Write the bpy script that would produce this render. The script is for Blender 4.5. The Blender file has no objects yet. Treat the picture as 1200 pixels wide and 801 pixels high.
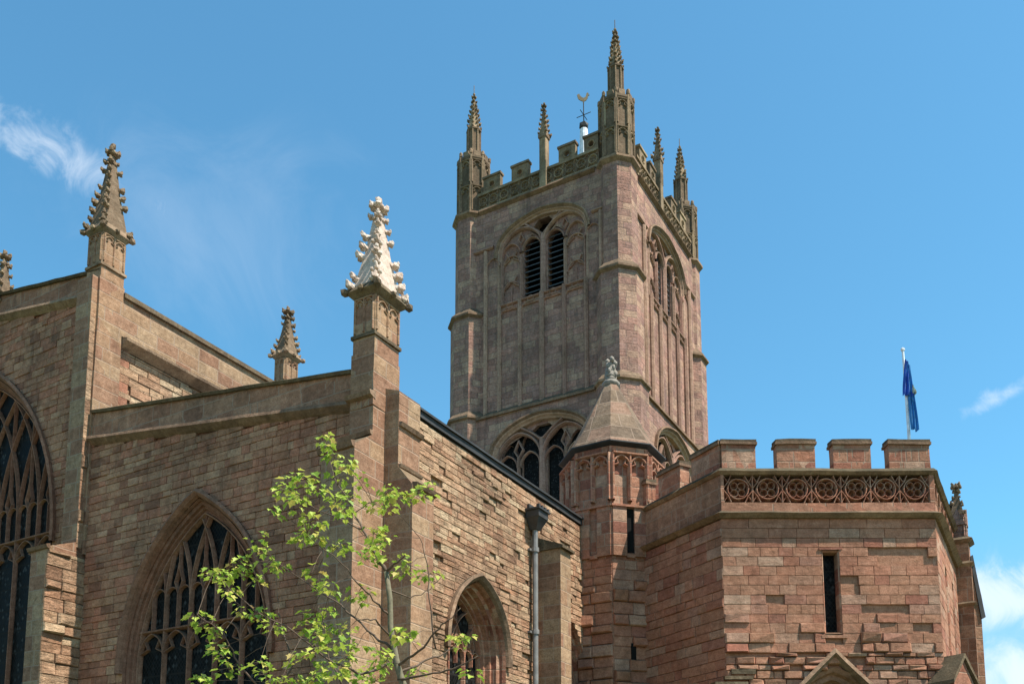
import bpy, bmesh, math, random
from mathutils import Vector, Matrix
from mathutils import noise as mnoise
from mathutils.geometry import tessellate_polygon
R = math.radians
random.seed(7)
scene = bpy.context.scene
C = scene.collection

# ------------------------------------------------------------------ camera
cam_d = bpy.data.cameras.new('camera'); cam = bpy.data.objects.new('camera', cam_d); C.objects.link(cam)
cam.location = (0, 0, 1.6); cam.rotation_euler = (R(90 + 7.61), 0, 0)
cam_d.sensor_width = 36; cam_d.lens = 33.9; cam_d.shift_y = 0.3738
cam_d.clip_end = 5000; cam_d.clip_start = .05
scene.camera = cam
scene.render.resolution_x = 1024; scene.render.resolution_y = 683

# ------------------------------------------------------------------ sun and sky
SUN_T, SUN_EL = 28.5, 60.0           # degrees right of the view's right-hand side towards the camera, elevation
sd = Vector((math.cos(R(SUN_T)) * math.cos(R(SUN_EL)), -math.sin(R(SUN_T)) * math.cos(R(SUN_EL)), math.sin(R(SUN_EL))))
sl = bpy.data.lights.new('sun', 'SUN'); sl.energy = 5.0; sl.angle = R(.53); sl.color = (1.0, .94, .85)
so = bpy.data.objects.new('sun', sl); C.objects.link(so)
so.rotation_euler = sd.to_track_quat('Z', 'Y').to_euler()
so.location = (30, -20, 60)
world = bpy.data.worlds.new('World'); scene.world = world; world.use_nodes = True
def build_sky():
    nt = world.node_tree; N = nt.nodes; L = nt.links; N.clear()
    out = N.new('ShaderNodeOutputWorld'); bg = N.new('ShaderNodeBackground'); bg.inputs[1].default_value = .113
    sky = N.new('ShaderNodeTexSky'); sky.sky_type = 'NISHITA'; sky.sun_disc = False
    sky.sun_elevation = R(SUN_EL); sky.sun_rotation = math.atan2(sd.x, sd.y)
    sky.air_density = 1.0; sky.dust_density = .6; sky.ozone_density = 2.5; sky.altitude = 100
    tc = N.new('ShaderNodeTexCoord')
    def math_(op, a, b=None, c=None):
        m = N.new('ShaderNodeMath'); m.operation = op
        for i, v in enumerate((a, b, c)):
            if v is None: continue
            if isinstance(v, (int, float)): m.inputs[i].default_value = v
            else: L.new(v, m.inputs[i])
        return m.outputs[0]
    def cloud(direction, along, wid_a, wid_b, scale, lo, hi, seed):
        # a patch of cloud round one direction of the sky, stretched along a second direction
        d = Vector(direction).normalized(); a = Vector(along); a = (a - d * a.dot(d)).normalized(); b = d.cross(a)
        res = []
        for v, w in ((a, wid_a), (b, wid_b)):
            dp = N.new('ShaderNodeVectorMath'); dp.operation = 'DOT_PRODUCT'; L.new(tc.outputs['Generated'], dp.inputs[0]); dp.inputs[1].default_value = v
            res.append(math_('POWER', math_('ABSOLUTE', math_('DIVIDE', dp.outputs['Value'], w)), 2.0))
        fr = N.new('ShaderNodeVectorMath'); fr.operation = 'DOT_PRODUCT'; L.new(tc.outputs['Generated'], fr.inputs[0]); fr.inputs[1].default_value = d
        m = math_('MULTIPLY', math_('POWER', 2.718, math_('MULTIPLY', math_('ADD', res[0], res[1]), -1.0)), math_('GREATER_THAN', fr.outputs['Value'], 0.0))
        mp = N.new('ShaderNodeMapping'); L.new(tc.outputs['Generated'], mp.inputs[0]); mp.inputs['Location'].default_value = (seed, seed * .37, 0)
        nz = N.new('ShaderNodeTexNoise'); nz.inputs['Scale'].default_value = scale; nz.inputs['Detail'].default_value = 9; nz.inputs['Roughness'].default_value = .64
        nz.inputs['Distortion'].default_value = 1.1
        L.new(mp.outputs[0], nz.inputs['Vector'])
        mr = N.new('ShaderNodeMapRange'); mr.interpolation_type = 'SMOOTHSTEP'
        L.new(math_('ADD', nz.outputs['Fac'], math_('MULTIPLY', m, .45)), mr.inputs[0])
        mr.inputs[1].default_value = lo; mr.inputs[2].default_value = hi
        return math_('MULTIPLY', mr.outputs[0], math_('MINIMUM', math_('MULTIPLY', m, 2.0), 1.0))
    cl = [(cloud((-.385, .72, .575), (1, .66, -.22), .11, .022, 26, .62, 1.15, 3.1), .48),
          (cloud((-.26, .79, .55), (1, 0, -.2), .16, .09, 9, .62, 1.25, 9.1), .13),
          (cloud((.452, .862, .236), (1, 0, 0), .060, .030, 17, .58, 1.0, 5.7), .66),
          (cloud((.47, .87, .165), (1, 0, 0), .09, .038, 14, .56, 1.0, 2.2), .66),
          (cloud((.431, .808, .401), (1, 0, .5), .035, .010, 30, .68, 1.15, 7.7), .45),
          ]
    acc = None
    for o, w in cl:
        v = math_('MULTIPLY', o, w)
        acc = v if acc is None else math_('MAXIMUM', acc, v)
    tint = N.new('ShaderNodeMix'); tint.data_type = 'RGBA'; tint.blend_type = 'MULTIPLY'; tint.inputs[0].default_value = 1
    L.new(sky.outputs[0], tint.inputs[6])
    sz = N.new('ShaderNodeSeparateXYZ'); L.new(tc.outputs['Generated'], sz.inputs[0])
    low = N.new('ShaderNodeMapRange'); L.new(sz.outputs[2], low.inputs[0]); low.inputs[1].default_value = .0; low.inputs[2].default_value = .30
    tm_ = N.new('ShaderNodeMix'); tm_.data_type = 'RGBA'; L.new(low.outputs[0], tm_.inputs[0]); tm_.inputs[6].default_value = (1.05, .82, .66, 1); tm_.inputs[7].default_value = SKY_TINT
    L.new(tm_.outputs[2], tint.inputs[7])
    mx = N.new('ShaderNodeMix'); mx.data_type = 'RGBA'
    L.new(acc, mx.inputs[0]); L.new(tint.outputs[2], mx.inputs[6]); mx.inputs[7].default_value = (5.6, 5.9, 6.3, 1)
    L.new(mx.outputs[2], bg.inputs[0]); L.new(bg.outputs[0], out.inputs[0])
SKY_TINT = (.67, 1.21, 1.20, 1)
build_sky()
vs = scene.view_settings; vs.view_transform = 'Standard'; vs.look = 'None'; vs.gamma = 1; vs.exposure = .80; vs.use_curve_mapping = False

# ------------------------------------------------------------------ materials
def nodes(name):
    m = bpy.data.materials.new(name); m.use_nodes = True
    return m, m.node_tree.nodes, m.node_tree.links, m.node_tree.nodes['Principled BSDF']
class NB:
    def __init__(s, m): s.N = m.node_tree.nodes; s.L = m.node_tree.links
    def put(s, sock, v):
        if isinstance(v, (int, float, tuple)): sock.default_value = v
        else: s.L.new(v, sock)
    def m(s, op, a, b=None, c=None):
        n = s.N.new('ShaderNodeMath'); n.operation = op
        for i, v in enumerate((a, b, c)):
            if v is not None: s.put(n.inputs[i], v)
        return n.outputs[0]
    def noise(s, vec, scale, detail=4, rough=.55, dist=0):
        n = s.N.new('ShaderNodeTexNoise'); n.inputs['Scale'].default_value = scale; n.inputs['Detail'].default_value = detail
        n.inputs['Roughness'].default_value = rough; n.inputs['Distortion'].default_value = dist
        if vec is not None: s.L.new(vec, n.inputs['Vector'])
        return n.outputs['Fac']
    def ramp(s, fac, stops, interp='LINEAR'):
        n = s.N.new('ShaderNodeValToRGB'); n.color_ramp.interpolation = interp
        e = n.color_ramp.elements
        while len(e) < len(stops): e.new(.5)
        for el, (p, c) in zip(e, stops): el.position = p; el.color = (c[0], c[1], c[2], 1)
        s.L.new(fac, n.inputs[0]); return n.outputs[0]
    def mix(s, fac, a, b, blend='MIX'):
        n = s.N.new('ShaderNodeMix'); n.data_type = 'RGBA'; n.blend_type = blend
        s.put(n.inputs[0], fac); s.put(n.inputs[6], a); s.put(n.inputs[7], b); return n.outputs[2]
    def rng(s, v, a, b, c=0., d=1.):
        n = s.N.new('ShaderNodeMapRange'); s.put(n.inputs[0], v); n.inputs[1].default_value = a; n.inputs[2].default_value = b
        n.inputs[3].default_value = c; n.inputs[4].default_value = d; return n.outputs[0]
def grey(v): return (v, v, v, 1)

def stone(name, cols, dark=(.075, .05, .035), mode='island', h=.28, l=.55, wear=.5, bump=.35, mortar=(.32, .23, .165), moss=.8, stain=.5):
    m, N, L, P = nodes(name); b = NB(m)
    geo = N.new('ShaderNodeNewGeometry'); pos = geo.outputs['Position']
    sp = N.new('ShaderNodeSeparateXYZ'); L.new(pos, sp.inputs[0])
    sn = N.new('ShaderNodeSeparateXYZ'); L.new(geo.outputs['True Normal'], sn.inputs[0])
    mort = None
    if mode == 'cells':
        u = b.m('SUBTRACT', b.m('MULTIPLY', sp.outputs[1], sn.outputs[0]), b.m('MULTIPLY', sp.outputs[0], sn.outputs[1]))
        wob = b.m('MULTIPLY', b.m('SUBTRACT', b.noise(pos, 1.3, 2), .5), .05)
        zz = b.m('DIVIDE', b.m('ADD', sp.outputs[2], wob), h)
        row = b.m('FLOOR', zz)
        w1 = N.new('ShaderNodeTexWhiteNoise'); w1.noise_dimensions = '1D'; L.new(row, w1.inputs['W'])
        ll = b.m('MULTIPLY_ADD', w1.outputs['Value'], l * .7, l * .65)
        uu = b.m('ADD', b.m('DIVIDE', u, ll), b.m('MULTIPLY', w1.outputs['Value'], 37.3))
        col = b.m('FLOOR', uu)
        cb = N.new('ShaderNodeCombineXYZ'); L.new(row, cb.inputs[0]); L.new(col, cb.inputs[1])
        w2 = N.new('ShaderNodeTexWhiteNoise'); w2.noise_dimensions = '3D'; L.new(cb.outputs[0], w2.inputs['Vector'])
        rnd = w2.outputs['Value']
        fz = b.m('ABSOLUTE', b.m('SUBTRACT', b.m('FRACT', zz), .5)); fu = b.m('ABSOLUTE', b.m('SUBTRACT', b.m('FRACT', uu), .5))
        e1 = b.rng(fz, .5 - .016 / h, .5 - .004 / h); e2 = b.rng(fu, .5 - .018 / l, .5 - .005 / l)
        vert = b.m('LESS_THAN', b.m('ABSOLUTE', sn.outputs[2]), .6)
        mort = b.m('MULTIPLY', b.m('MAXIMUM', e1, e2), vert)
    else:
        rnd = geo.outputs['Random Per Island']
    n_ = len(cols); base = b.ramp(rnd, [(i / n_, c) for i, c in enumerate(cols)], 'CONSTANT' if mode == 'cells' else 'LINEAR')
    # bedding streaks and broad weather stains that belong to the stone
    mp = N.new('ShaderNodeMapping'); L.new(pos, mp.inputs[0]); mp.inputs['Scale'].default_value = (1, 1, 5)
    bed = b.noise(mp.outputs[0], 2.6, 5, .6)
    base = b.mix(b.rng(bed, .35, .7, 0, .55), base, b.mix(1.0, base, (.66, .55, .47, 1), 'MULTIPLY'))
    big = b.noise(pos, .55, 5, .6, .3)
    base = b.mix(b.rng(big, .44, .62, 0, stain), base, b.mix(.72, base, dark + (1,)))
    mp2 = N.new('ShaderNodeMapping'); L.new(pos, mp2.inputs[0]); mp2.inputs['Scale'].default_value = (2.2, 2.2, .35)
    runs = b.noise(mp2.outputs[0], 1.5, 4, .6)
    base = b.mix(b.rng(runs, .50, .68, 0, stain), base, b.mix(.68, base, dark + (1,)))
    pat = b.noise(pos, 1.7, 5, .65, .5)
    base = b.mix(b.rng(pat, .52, .62, 0, stain * .9), base, b.mix(.5, base, dark + (1,)))
    sm = b.noise(pos, 9, 5, .65)
    base = b.mix(b.rng(sm, .58, .80, 0, .45), base, b.mix(.5, base, (.47, .36, .26, 1)))
    fine = b.noise(pos, 38, 3, .6)
    base = b.mix(1.0, base, b.ramp(b.m('MULTIPLY_ADD', fine, .5, b.m('MULTIPLY', sm, .5)), [(.3, (.48, .45, .42)), (.52, (.92, .92, .92)), (.72, (1.3, 1.3, 1.3))]), 'MULTIPLY')
    if mort is not None: base = b.mix(b.m('MULTIPLY', mort, .75), base, mortar + (1,))
    # moss and soot on surfaces that face the sky
    base = b.mix(b.m('MULTIPLY', b.rng(sn.outputs[2], .25, .8), b.rng(b.noise(pos, 3.5, 4), .3, .6, moss * .5, moss)), base, (.045, .042, .026, 1))
    L.new(base, P.inputs['Base Color']); P.inputs['Roughness'].default_value = .95
    P.inputs['Specular IOR Level'].default_value = .15
    hgt = b.m('ADD', b.m('MULTIPLY', sm, .9), b.m('MULTIPLY', fine, .35))
    hgt = b.m('ADD', hgt, b.m('MULTIPLY', bed, .8 * wear))
    hgt = b.m('ADD', hgt, b.m('MULTIPLY', b.noise(pos, 3.0, 3), .9 * wear))
    if mort is not None:
        hgt = b.m('SUBTRACT', hgt, b.m('MULTIPLY', mort, .5)); hgt = b.m('ADD', hgt, b.m('MULTIPLY', rnd, .35))
    bp = N.new('ShaderNodeBump'); bp.inputs['Strength'].default_value = bump; bp.inputs['Distance'].default_value = .045
    L.new(hgt, bp.inputs['Height']); L.new(bp.outputs[0], P.inputs['Normal'])
    return m

RED = [(.46, .205, .125), (.50, .25, .16), (.40, .165, .105), (.47, .235, .15), (.54, .33, .225), (.34, .14, .095), (.50, .225, .145), (.42, .21, .13)]
RED2 = [(.47, .215, .13), (.51, .255, .16), (.43, .185, .115), (.48, .245, .155), (.54, .34, .235), (.37, .15, .10), (.49, .225, .14), (.44, .22, .135)]
TAN = [(.54, .355, .215), (.46, .245, .145), (.60, .44, .28), (.49, .29, .18), (.38, .205, .12), (.56, .385, .24), (.30, .165, .10), (.52, .325, .20)]
BRN = [(.52, .275, .165), (.41, .195, .115), (.57, .34, .21), (.46, .225, .135), (.53, .295, .175), (.30, .145, .09), (.52, .23, .14)]
TWR = [(.48, .29, .215), (.41, .235, .18), (.53, .34, .24), (.43, .25, .20), (.49, .305, .215), (.36, .20, .155), (.49, .27, .205)]
LICH = [(.40, .29, .175), (.27, .19, .12), (.46, .345, .215), (.21, .145, .095), (.37, .255, .165)]
M = {}
M['porch'] = stone('porch_sandstone', RED2, wear=.7, stain=.3)
M['porch_ashlar'] = stone('porch_ashlar', RED, mode='cells', h=.30, l=.6, stain=.45)
M['aisle_south'] = stone('aisle_south_sandstone', TAN, wear=1.4, bump=.8, stain=.5)
M['aisle_west'] = stone('aisle_west_sandstone', BRN, wear=.8, bump=.5, stain=.5)
M['dressed'] = stone('dressed_sandstone', [(.41, .26, .155), (.37, .21, .13), (.44, .295, .18), (.39, .235, .14), (.34, .185, .115), (.42, .28, .17)], mode='cells', h=.32, l=.6, stain=.3)
M['brown_dressed'] = stone('brown_dressed_sandstone', [(.46, .245, .15), (.40, .205, .125), (.49, .275, .17), (.43, .225, .135), (.36, .18, .11)], mode='cells', h=.32, l=.6, stain=.5)
M['red_dressed'] = stone('red_dressed_sandstone', RED, mode='cells', h=.30, l=.9, stain=.3)
M['turret'] = stone('turret_sandstone', RED, mode='cells', h=.27, l=.5, stain=.45, wear=.8)
M['tower'] = stone('tower_sandstone', TWR, mode='cells', h=.34, l=.75, stain=.55, bump=.7, wear=1.0, mortar=(.19, .13, .10), dark=(.115, .08, .068))
M['trim'] = stone('tower_trim', TWR, dark=(.13, .09, .055), stain=.5)
M['lichen'] = stone('lichened_stone', LICH, dark=(.07, .055, .035), stain=.65, moss=.4)
M['tracery'] = stone('red_tracery_stone', [(.36, .17, .105), (.40, .21, .135), (.32, .15, .095)], stain=.5)
M['string'] = stone('string_course_stone', [(.33, .215, .14), (.38, .255, .165), (.29, .18, .115)], stain=.6)
M['mossy'] = stone('mossy_coping_stone', [(.19, .14, .085), (.23, .17, .105), (.14, .105, .065)], stain=.6, moss=.9)
M['white'] = stone('new_white_stone', [(.66, .56, .47), (.70, .61, .52), (.60, .47, .38)], dark=(.5, .38, .3), stain=.35, moss=0, bump=.25, wear=.05)
M['spire'] = stone('weathered_roof_stone', [(.23, .165, .11), (.29, .205, .14), (.19, .135, .095), (.32, .20, .14)], mode='cells', h=.42, l=.7, stain=.6, moss=.35)
def simple(name, col, rough=.6, metal=0., spec=.4, nz=None):
    m, N, L, P = nodes(name); b = NB(m)
    tc = N.new('ShaderNodeTexCoord'); f = b.noise(tc.outputs['Object'], nz or 6, 5)
    L.new(b.mix(1.0, col + (1,), b.ramp(f, [(.3, (.7, .7, .7)), (.7, (1.2, 1.2, 1.2))]), 'MULTIPLY'), P.inputs['Base Color'])
    P.inputs['Roughness'].default_value = rough; P.inputs['Metallic'].default_value = metal; P.inputs['Specular IOR Level'].default_value = spec
    return m
M['lead'] = simple('dark_lead', (.035, .034, .033), .7)
M['roof'] = simple('lead_roof', (.16, .165, .17), .6)
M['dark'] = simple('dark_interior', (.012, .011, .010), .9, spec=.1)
M['louvre'] = simple('slate_louvre', (.075, .08, .085), .75)
M['pipe'] = simple('painted_iron_pipe', (.20, .185, .17), .45, spec=.5)
M['hopper'] = simple('dark_iron_hopper', (.05, .048, .045), .5)
M['statue'] = simple('pale_grey_stone', (.25, .215, .175), .9, nz=14)
M['white_paint'] = simple('white_painted_pole', (.8, .8, .8), .35)
M['gold'] = simple('tarnished_gilding', (.16, .12, .06), .5, .5)
M['flag_blue'] = simple('blue_flag_cloth', (.02, .09, .42), .8)
M['flag_light'] = simple('light_blue_flag_cloth', (.04, .22, .50), .8)
M['flag_gold'] = simple('pale_yellow_flag_cloth', (.50, .54, .42), .8)
def glass():
    m, N, L, P = nodes('leaded_glass'); b = NB(m)
    geo = N.new('ShaderNodeNewGeometry'); sp = N.new('ShaderNodeSeparateXYZ'); L.new(geo.outputs['Position'], sp.inputs[0])
    sn = N.new('ShaderNodeSeparateXYZ'); L.new(geo.outputs['True Normal'], sn.inputs[0])
    u = b.m('SUBTRACT', b.m('MULTIPLY', sp.outputs[1], sn.outputs[0]), b.m('MULTIPLY', sp.outputs[0], sn.outputs[1]))
    k = 1 / .115
    A = b.m('MULTIPLY', b.m('ADD', b.m('MULTIPLY', u, 1.35), sp.outputs[2]), k); B = b.m('MULTIPLY', b.m('SUBTRACT', b.m('MULTIPLY', u, 1.35), sp.outputs[2]), k)
    fa = b.m('ABSOLUTE', b.m('SUBTRACT', b.m('FRACT', A), .5)); fb = b.m('ABSOLUTE', b.m('SUBTRACT', b.m('FRACT', B), .5))
    lead = b.m('MAXIMUM', b.m('GREATER_THAN', b.m('MAXIMUM', fa, fb), .425), b.m('GREATER_THAN', b.m('FRACT', b.m('DIVIDE', sp.outputs[2], .52)), .93))
    cb = N.new('ShaderNodeCombineXYZ'); L.new(b.m('FLOOR', A), cb.inputs[0]); L.new(b.m('FLOOR', B), cb.inputs[1])
    w = N.new('ShaderNodeTexWhiteNoise'); w.noise_dimensions = '3D'; L.new(cb.outputs[0], w.inputs['Vector'])
    base = b.ramp(w.outputs['Value'], [(0, (.003, .003, .003)), (.5, (.006, .006, .0055)), (.85, (.012, .012, .012)), (1, (.05, .05, .048))])
    base = b.mix(lead, base, (.022, .02, .018, 1))
    L.new(base, P.inputs['Base Color']); L.new(b.m('MULTIPLY_ADD', lead, .4, .35), P.inputs['Roughness'])
    P.inputs['Specular IOR Level'].default_value = .035
    nm = N.new('ShaderNodeVectorMath'); nm.operation = 'SUBTRACT'; L.new(w.outputs['Color'], nm.inputs[0]); nm.inputs[1].default_value = (.5, .5, .5)
    sc = N.new('ShaderNodeVectorMath'); sc.operation = 'SCALE'; L.new(nm.outputs[0], sc.inputs[0]); sc.inputs['Scale'].default_value = .10
    ad = N.new('ShaderNodeVectorMath'); ad.operation = 'ADD'; L.new(geo.outputs['Normal'], ad.inputs[0]); L.new(sc.outputs[0], ad.inputs[1])
    no = N.new('ShaderNodeVectorMath'); no.operation = 'NORMALIZE'; L.new(ad.outputs[0], no.inputs[0]); L.new(no.outputs[0], P.inputs['Normal'])
    return m
M['glass'] = glass()
def leaf_mat():
    m, N, L, P = nodes('young_leaf'); b = NB(m)
    g = N.new('ShaderNodeNewGeometry')
    c = b.ramp(g.outputs['Random Per Island'], [(0, (.17, .27, .03)), (.4, (.30, .42, .05)), (.75, (.46, .52, .09)), (.96, (.52, .46, .10)), (1, (.42, .26, .12))])
    L.new(c, P.inputs['Base Color']); P.inputs['Roughness'].default_value = .5; P.inputs['Specular IOR Level'].default_value = .3
    tr = N.new('ShaderNodeBsdfTranslucent'); L.new(c, tr.inputs[0]); mx = N.new('ShaderNodeMixShader'); mx.inputs[0].default_value = .4
    out = N['Material Output']; L.new(P.outputs[0], mx.inputs[1]); L.new(tr.outputs[0], mx.inputs[2]); L.new(mx.outputs[0], out.inputs[0])
    return m
M['leaf'] = leaf_mat()
M['bark'] = simple('greenish_bark', (.16, .14, .085), .85, nz=30)
M['twig'] = simple('brown_twig', (.10, .065, .04), .8, nz=30)

# ------------------------------------------------------------------ scene graph helpers
CH = R(60)                                        # the church axis, turned from world x
O0 = Vector((-2.2265, 16.095, 0))                 # south-west corner of the aisle
CM = Matrix.Translation(O0) @ Matrix.Rotation(CH, 4, 'Z')
def tag(o, label=None, cat=None, group=None, kind=None):
    if label: o['label'] = label
    if cat: o['category'] = cat
    if group: o['group'] = group
    if kind: o['kind'] = kind
    return o
def thing(name, base, label, cat, church=True, group=None):
    o = bpy.data.objects.new(name, None); C.objects.link(o); o.empty_display_size = .5
    base = Vector(base); o.location = (CM @ base) if church else base
    if church: o.rotation_euler = (0, 0, CH)
    o['_base'] = base[:]
    return tag(o, label, cat, group)
def new(): return bmesh.new()
SEPARATE = ('string_course', 'coping', 'sill', 'slit_opening', 'cornice')
def islands(bm):                                  # groups of vertices whose pieces touch
    bm.verts.ensure_lookup_table(); bm.verts.index_update(); seen = set(); out = []
    for v in bm.verts:
        if v.index in seen: continue
        st = [v]; seen.add(v.index); isl = []
        while st:
            a = st.pop(); isl.append(a.index)
            for e in a.link_edges:
                b = e.other_vert(a)
                if b.index not in seen: seen.add(b.index); st.append(b)
        out.append(isl)
    boxes = [[[min(bm.verts[i].co[k] for i in s) for k in range(3)], [max(bm.verts[i].co[k] for i in s) for k in range(3)], s] for s in out]
    done = False
    while not done:
        done = True
        for i in range(len(boxes)):
            for j in range(i + 1, len(boxes)):
                a, b = boxes[i], boxes[j]
                if all(a[0][k] - .02 <= b[1][k] and b[0][k] - .02 <= a[1][k] for k in range(3)):
                    boxes[i] = [[min(a[0][k], b[0][k]) for k in range(3)], [max(a[1][k], b[1][k]) for k in range(3)], a[2] + b[2]]
                    boxes.pop(j); done = False; break
            if not done: break
    return [set(b[2]) for b in boxes]
def obj(name, bm, mat, parent=None, label=None, smooth=False):
    if name in SEPARATE:
        gs = islands(bm)
        if len(gs) > 1:
            first = None
            for g in gs:
                c = bm.copy(); c.verts.ensure_lookup_table()
                bmesh.ops.delete(c, geom=[v for v in c.verts if v.index not in g], context='VERTS')
                o = obj1(name, c, mat, parent, label, smooth); first = first or o
            bm.free(); return first
    return obj1(name, bm, mat, parent, label, smooth)
UNEVEN = ('coping', 'parapet', 'string_course', 'capping', 'cap', 'merlon', 'hood_mould', 'cornice', 'sill', 'pinnacle_base')
def wear_edges(bm):                                # old stone: long edges wander a little, joints sit uneven
    for _ in range(2):
        groups = {}
        for e in bm.edges:
            c = min(12, int(e.calc_length() / .32))
            if c > 0: groups.setdefault(c, []).append(e)
        if not groups: break
        for c, es in sorted(groups.items(), reverse=True):
            es = [e for e in es if e.is_valid]
            if es: bmesh.ops.subdivide_edges(bm, edges=es, cuts=c)
        break
    for v in bm.verts:
        v.co += mnoise.noise_vector(v.co * 1.1) * .014 + mnoise.noise_vector(v.co * 4.3) * .009
def obj1(name, bm, mat, parent=None, label=None, smooth=False):
    if name in UNEVEN: wear_edges(bm)
    r = parent
    while r is not None and '_base' not in r: r = r.parent
    if r is not None: bmesh.ops.translate(bm, verts=bm.verts, vec=-Vector(r['_base'][:]))
    bmesh.ops.recalc_face_normals(bm, faces=bm.faces)
    me = bpy.data.meshes.new(name); bm.to_mesh(me); bm.free()
    me.materials.append(M[mat] if isinstance(mat, str) else mat)
    if smooth:
        for p in me.polygons: p.use_smooth = True
    o = bpy.data.objects.new(name, me); C.objects.link(o)
    if parent: o.parent = parent
    if label: o['label'] = label
    return o
class F:                                          # a wall frame: u to the right, z up, d outwards
    def __init__(s, o, u, n): s.o = Vector(o); s.u = Vector(u).normalized(); s.n = Vector(n).normalized()
    def p(s, u, z, d=0): return s.o + s.u * u + s.n * d + Vector((0, 0, z))
def FW(e): return F((e, 0, 0), (0, -1, 0), (-1, 0, 0))      # u = -n
def FS(n): return F((0, n, 0), (1, 0, 0), (0, -1, 0))       # u = e
def FE(e): return F((e, 0, 0), (0, 1, 0), (1, 0, 0))
def FN(n): return F((0, n, 0), (-1, 0, 0), (0, 1, 0))
def face(bm, pts):
    return bm.faces.new([bm.verts.new(p) for p in pts])
def hexa(bm, P):                                  # P: 8 points, bottom 4 then top 4
    v = [bm.verts.new(p) for p in P]
    for q in ((3, 2, 1, 0), (4, 5, 6, 7), (0, 1, 5, 4), (1, 2, 6, 5), (2, 3, 7, 6), (3, 0, 4, 7)): bm.faces.new([v[i] for i in q])
def box(bm, f, u0, u1, z0, z1, d0, d1, slope=0):  # slope: the front top edge is lower by this much
    hexa(bm, [f.p(u0, z0, d0), f.p(u1, z0, d0), f.p(u1, z0, d1), f.p(u0, z0, d1),
              f.p(u0, z1, d0), f.p(u1, z1, d0), f.p(u1, z1 - slope, d1), f.p(u0, z1 - slope, d1)])
def prism(bm, f, outer, holes, d0, d1):           # polygon with holes, between depths d0 and d1
    loops = [outer] + list(holes)
    tris = tessellate_polygon([[Vector((a, b, 0)) for a, b in l] for l in loops])
    flat = [p for l in loops for p in l]
    for d in (d0, d1):
        v = [bm.verts.new(f.p(a, b, d)) for a, b in flat]
        for t in tris:
            try: bm.faces.new([v[i] for i in t])
            except ValueError: pass
        if d == d0: va = v
        else: vb = v
    k = 0
    for l in loops:
        n = len(l)
        for i in range(n):
            a, c = k + i, k + (i + 1) % n
            bm.faces.new([va[a], va[c], vb[c], vb[a]])
        k += n
def sweep(bm, f, path, prof, closed=False, close_prof=False):
    # profile (off, d): off is to the left of the path
    n = len(path); rings = []
    for i, p in enumerate(path):
        p = Vector(p)
        a = Vector(path[(i - 1) % n]) if (closed or i > 0) else None
        c = Vector(path[(i + 1) % n]) if (closed or i < n - 1) else None
        t1 = (p - a).normalized() if a is not None else None
        t2 = (c - p).normalized() if c is not None else None
        if t1 is None: t1 = t2
        if t2 is None: t2 = t1
        t = (t1 + t2)
        t = t.normalized() if t.length > 1e-4 else t1
        nn = Vector((-t.y, t.x)); k = 1 / max(.45, nn.dot(Vector((-t1.y, t1.x))))
        rings.append([bm.verts.new(f.p(p.x + nn.x * o * k, p.y + nn.y * o * k, d)) for o, d in prof])
    m = len(prof)
    for i in range(n if closed else n - 1):
        r0, r1 = rings[i], rings[(i + 1) % n]
        for j in range(m if close_prof else m - 1):
            bm.faces.new([r0[j], r0[(j + 1) % m], r1[(j + 1) % m], r1[j]])
    if close_prof and not closed:
        bm.faces.new(rings[0]); bm.faces.new(rings[-1])
_bk = [0]
def bar(bm, f, path, w, d0, d1, closed=False):    # a stone bar of chamfered section
    _bk[0] = (_bk[0] + 1) % 7; d1 = d1 + _bk[0] * .0012
    sweep(bm, f, path, [(w / 2, d0), (w / 2, d0 + (d1 - d0) * .45), (w * .17, d1), (-w * .17, d1), (-w / 2, d0 + (d1 - d0) * .45), (-w / 2, d0)], closed)
def circle(cu, cz, r, n=20, a0=0): return [(cu + r * math.cos(a0 + 2 * math.pi * i / n), cz + r * math.sin(a0 + 2 * math.pi * i / n)) for i in range(n)]
def arch(uc, hw, zs, rise, zb=None, n=12, flat=False):   # from the left foot over the apex to the right foot
    pts = []
    if flat:
        for i in range(-n, n + 1):
            x = i / n; a = abs(x); pts.append((uc + hw * x, zs + rise * (.86 * (1 - a ** 2.3) ** .5 + .14 * (1 - a))))
    else:
        Rr = (hw * hw + rise * rise) / (2 * hw); th = math.asin(min(1, rise / Rr)); th = th if rise <= Rr else math.pi - th
        left = [(uc - hw + Rr - Rr * math.cos(th * i / n), zs + Rr * math.sin(th * i / n)) for i in range(n + 1)]
        pts = left + [(2 * uc - a, b) for a, b in reversed(left[:-1])]
    if zb is not None: pts = [(uc - hw, zb)] + pts + [(uc + hw, zb)]
    return pts
def scan(loops, z):
    xs = []
    for l in loops:
        n = len(l)
        for i in range(n):
            (x0, z0), (x1, z1) = l[i], l[(i + 1) % n]
            if (z0 > z) != (z1 > z): xs.append(x0 + (x1 - x0) * (z - z0) / (z1 - z0))
    xs.sort(); return [(xs[i], xs[i + 1]) for i in range(0, len(xs) - 1, 2)]
def inter(A, B):
    r = []
    for a in A:
        for b in B:
            x0, x1 = max(a[0], b[0]), min(a[1], b[1])
            if x1 - x0 > .05: r.append((x0, x1))
    return r
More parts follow.
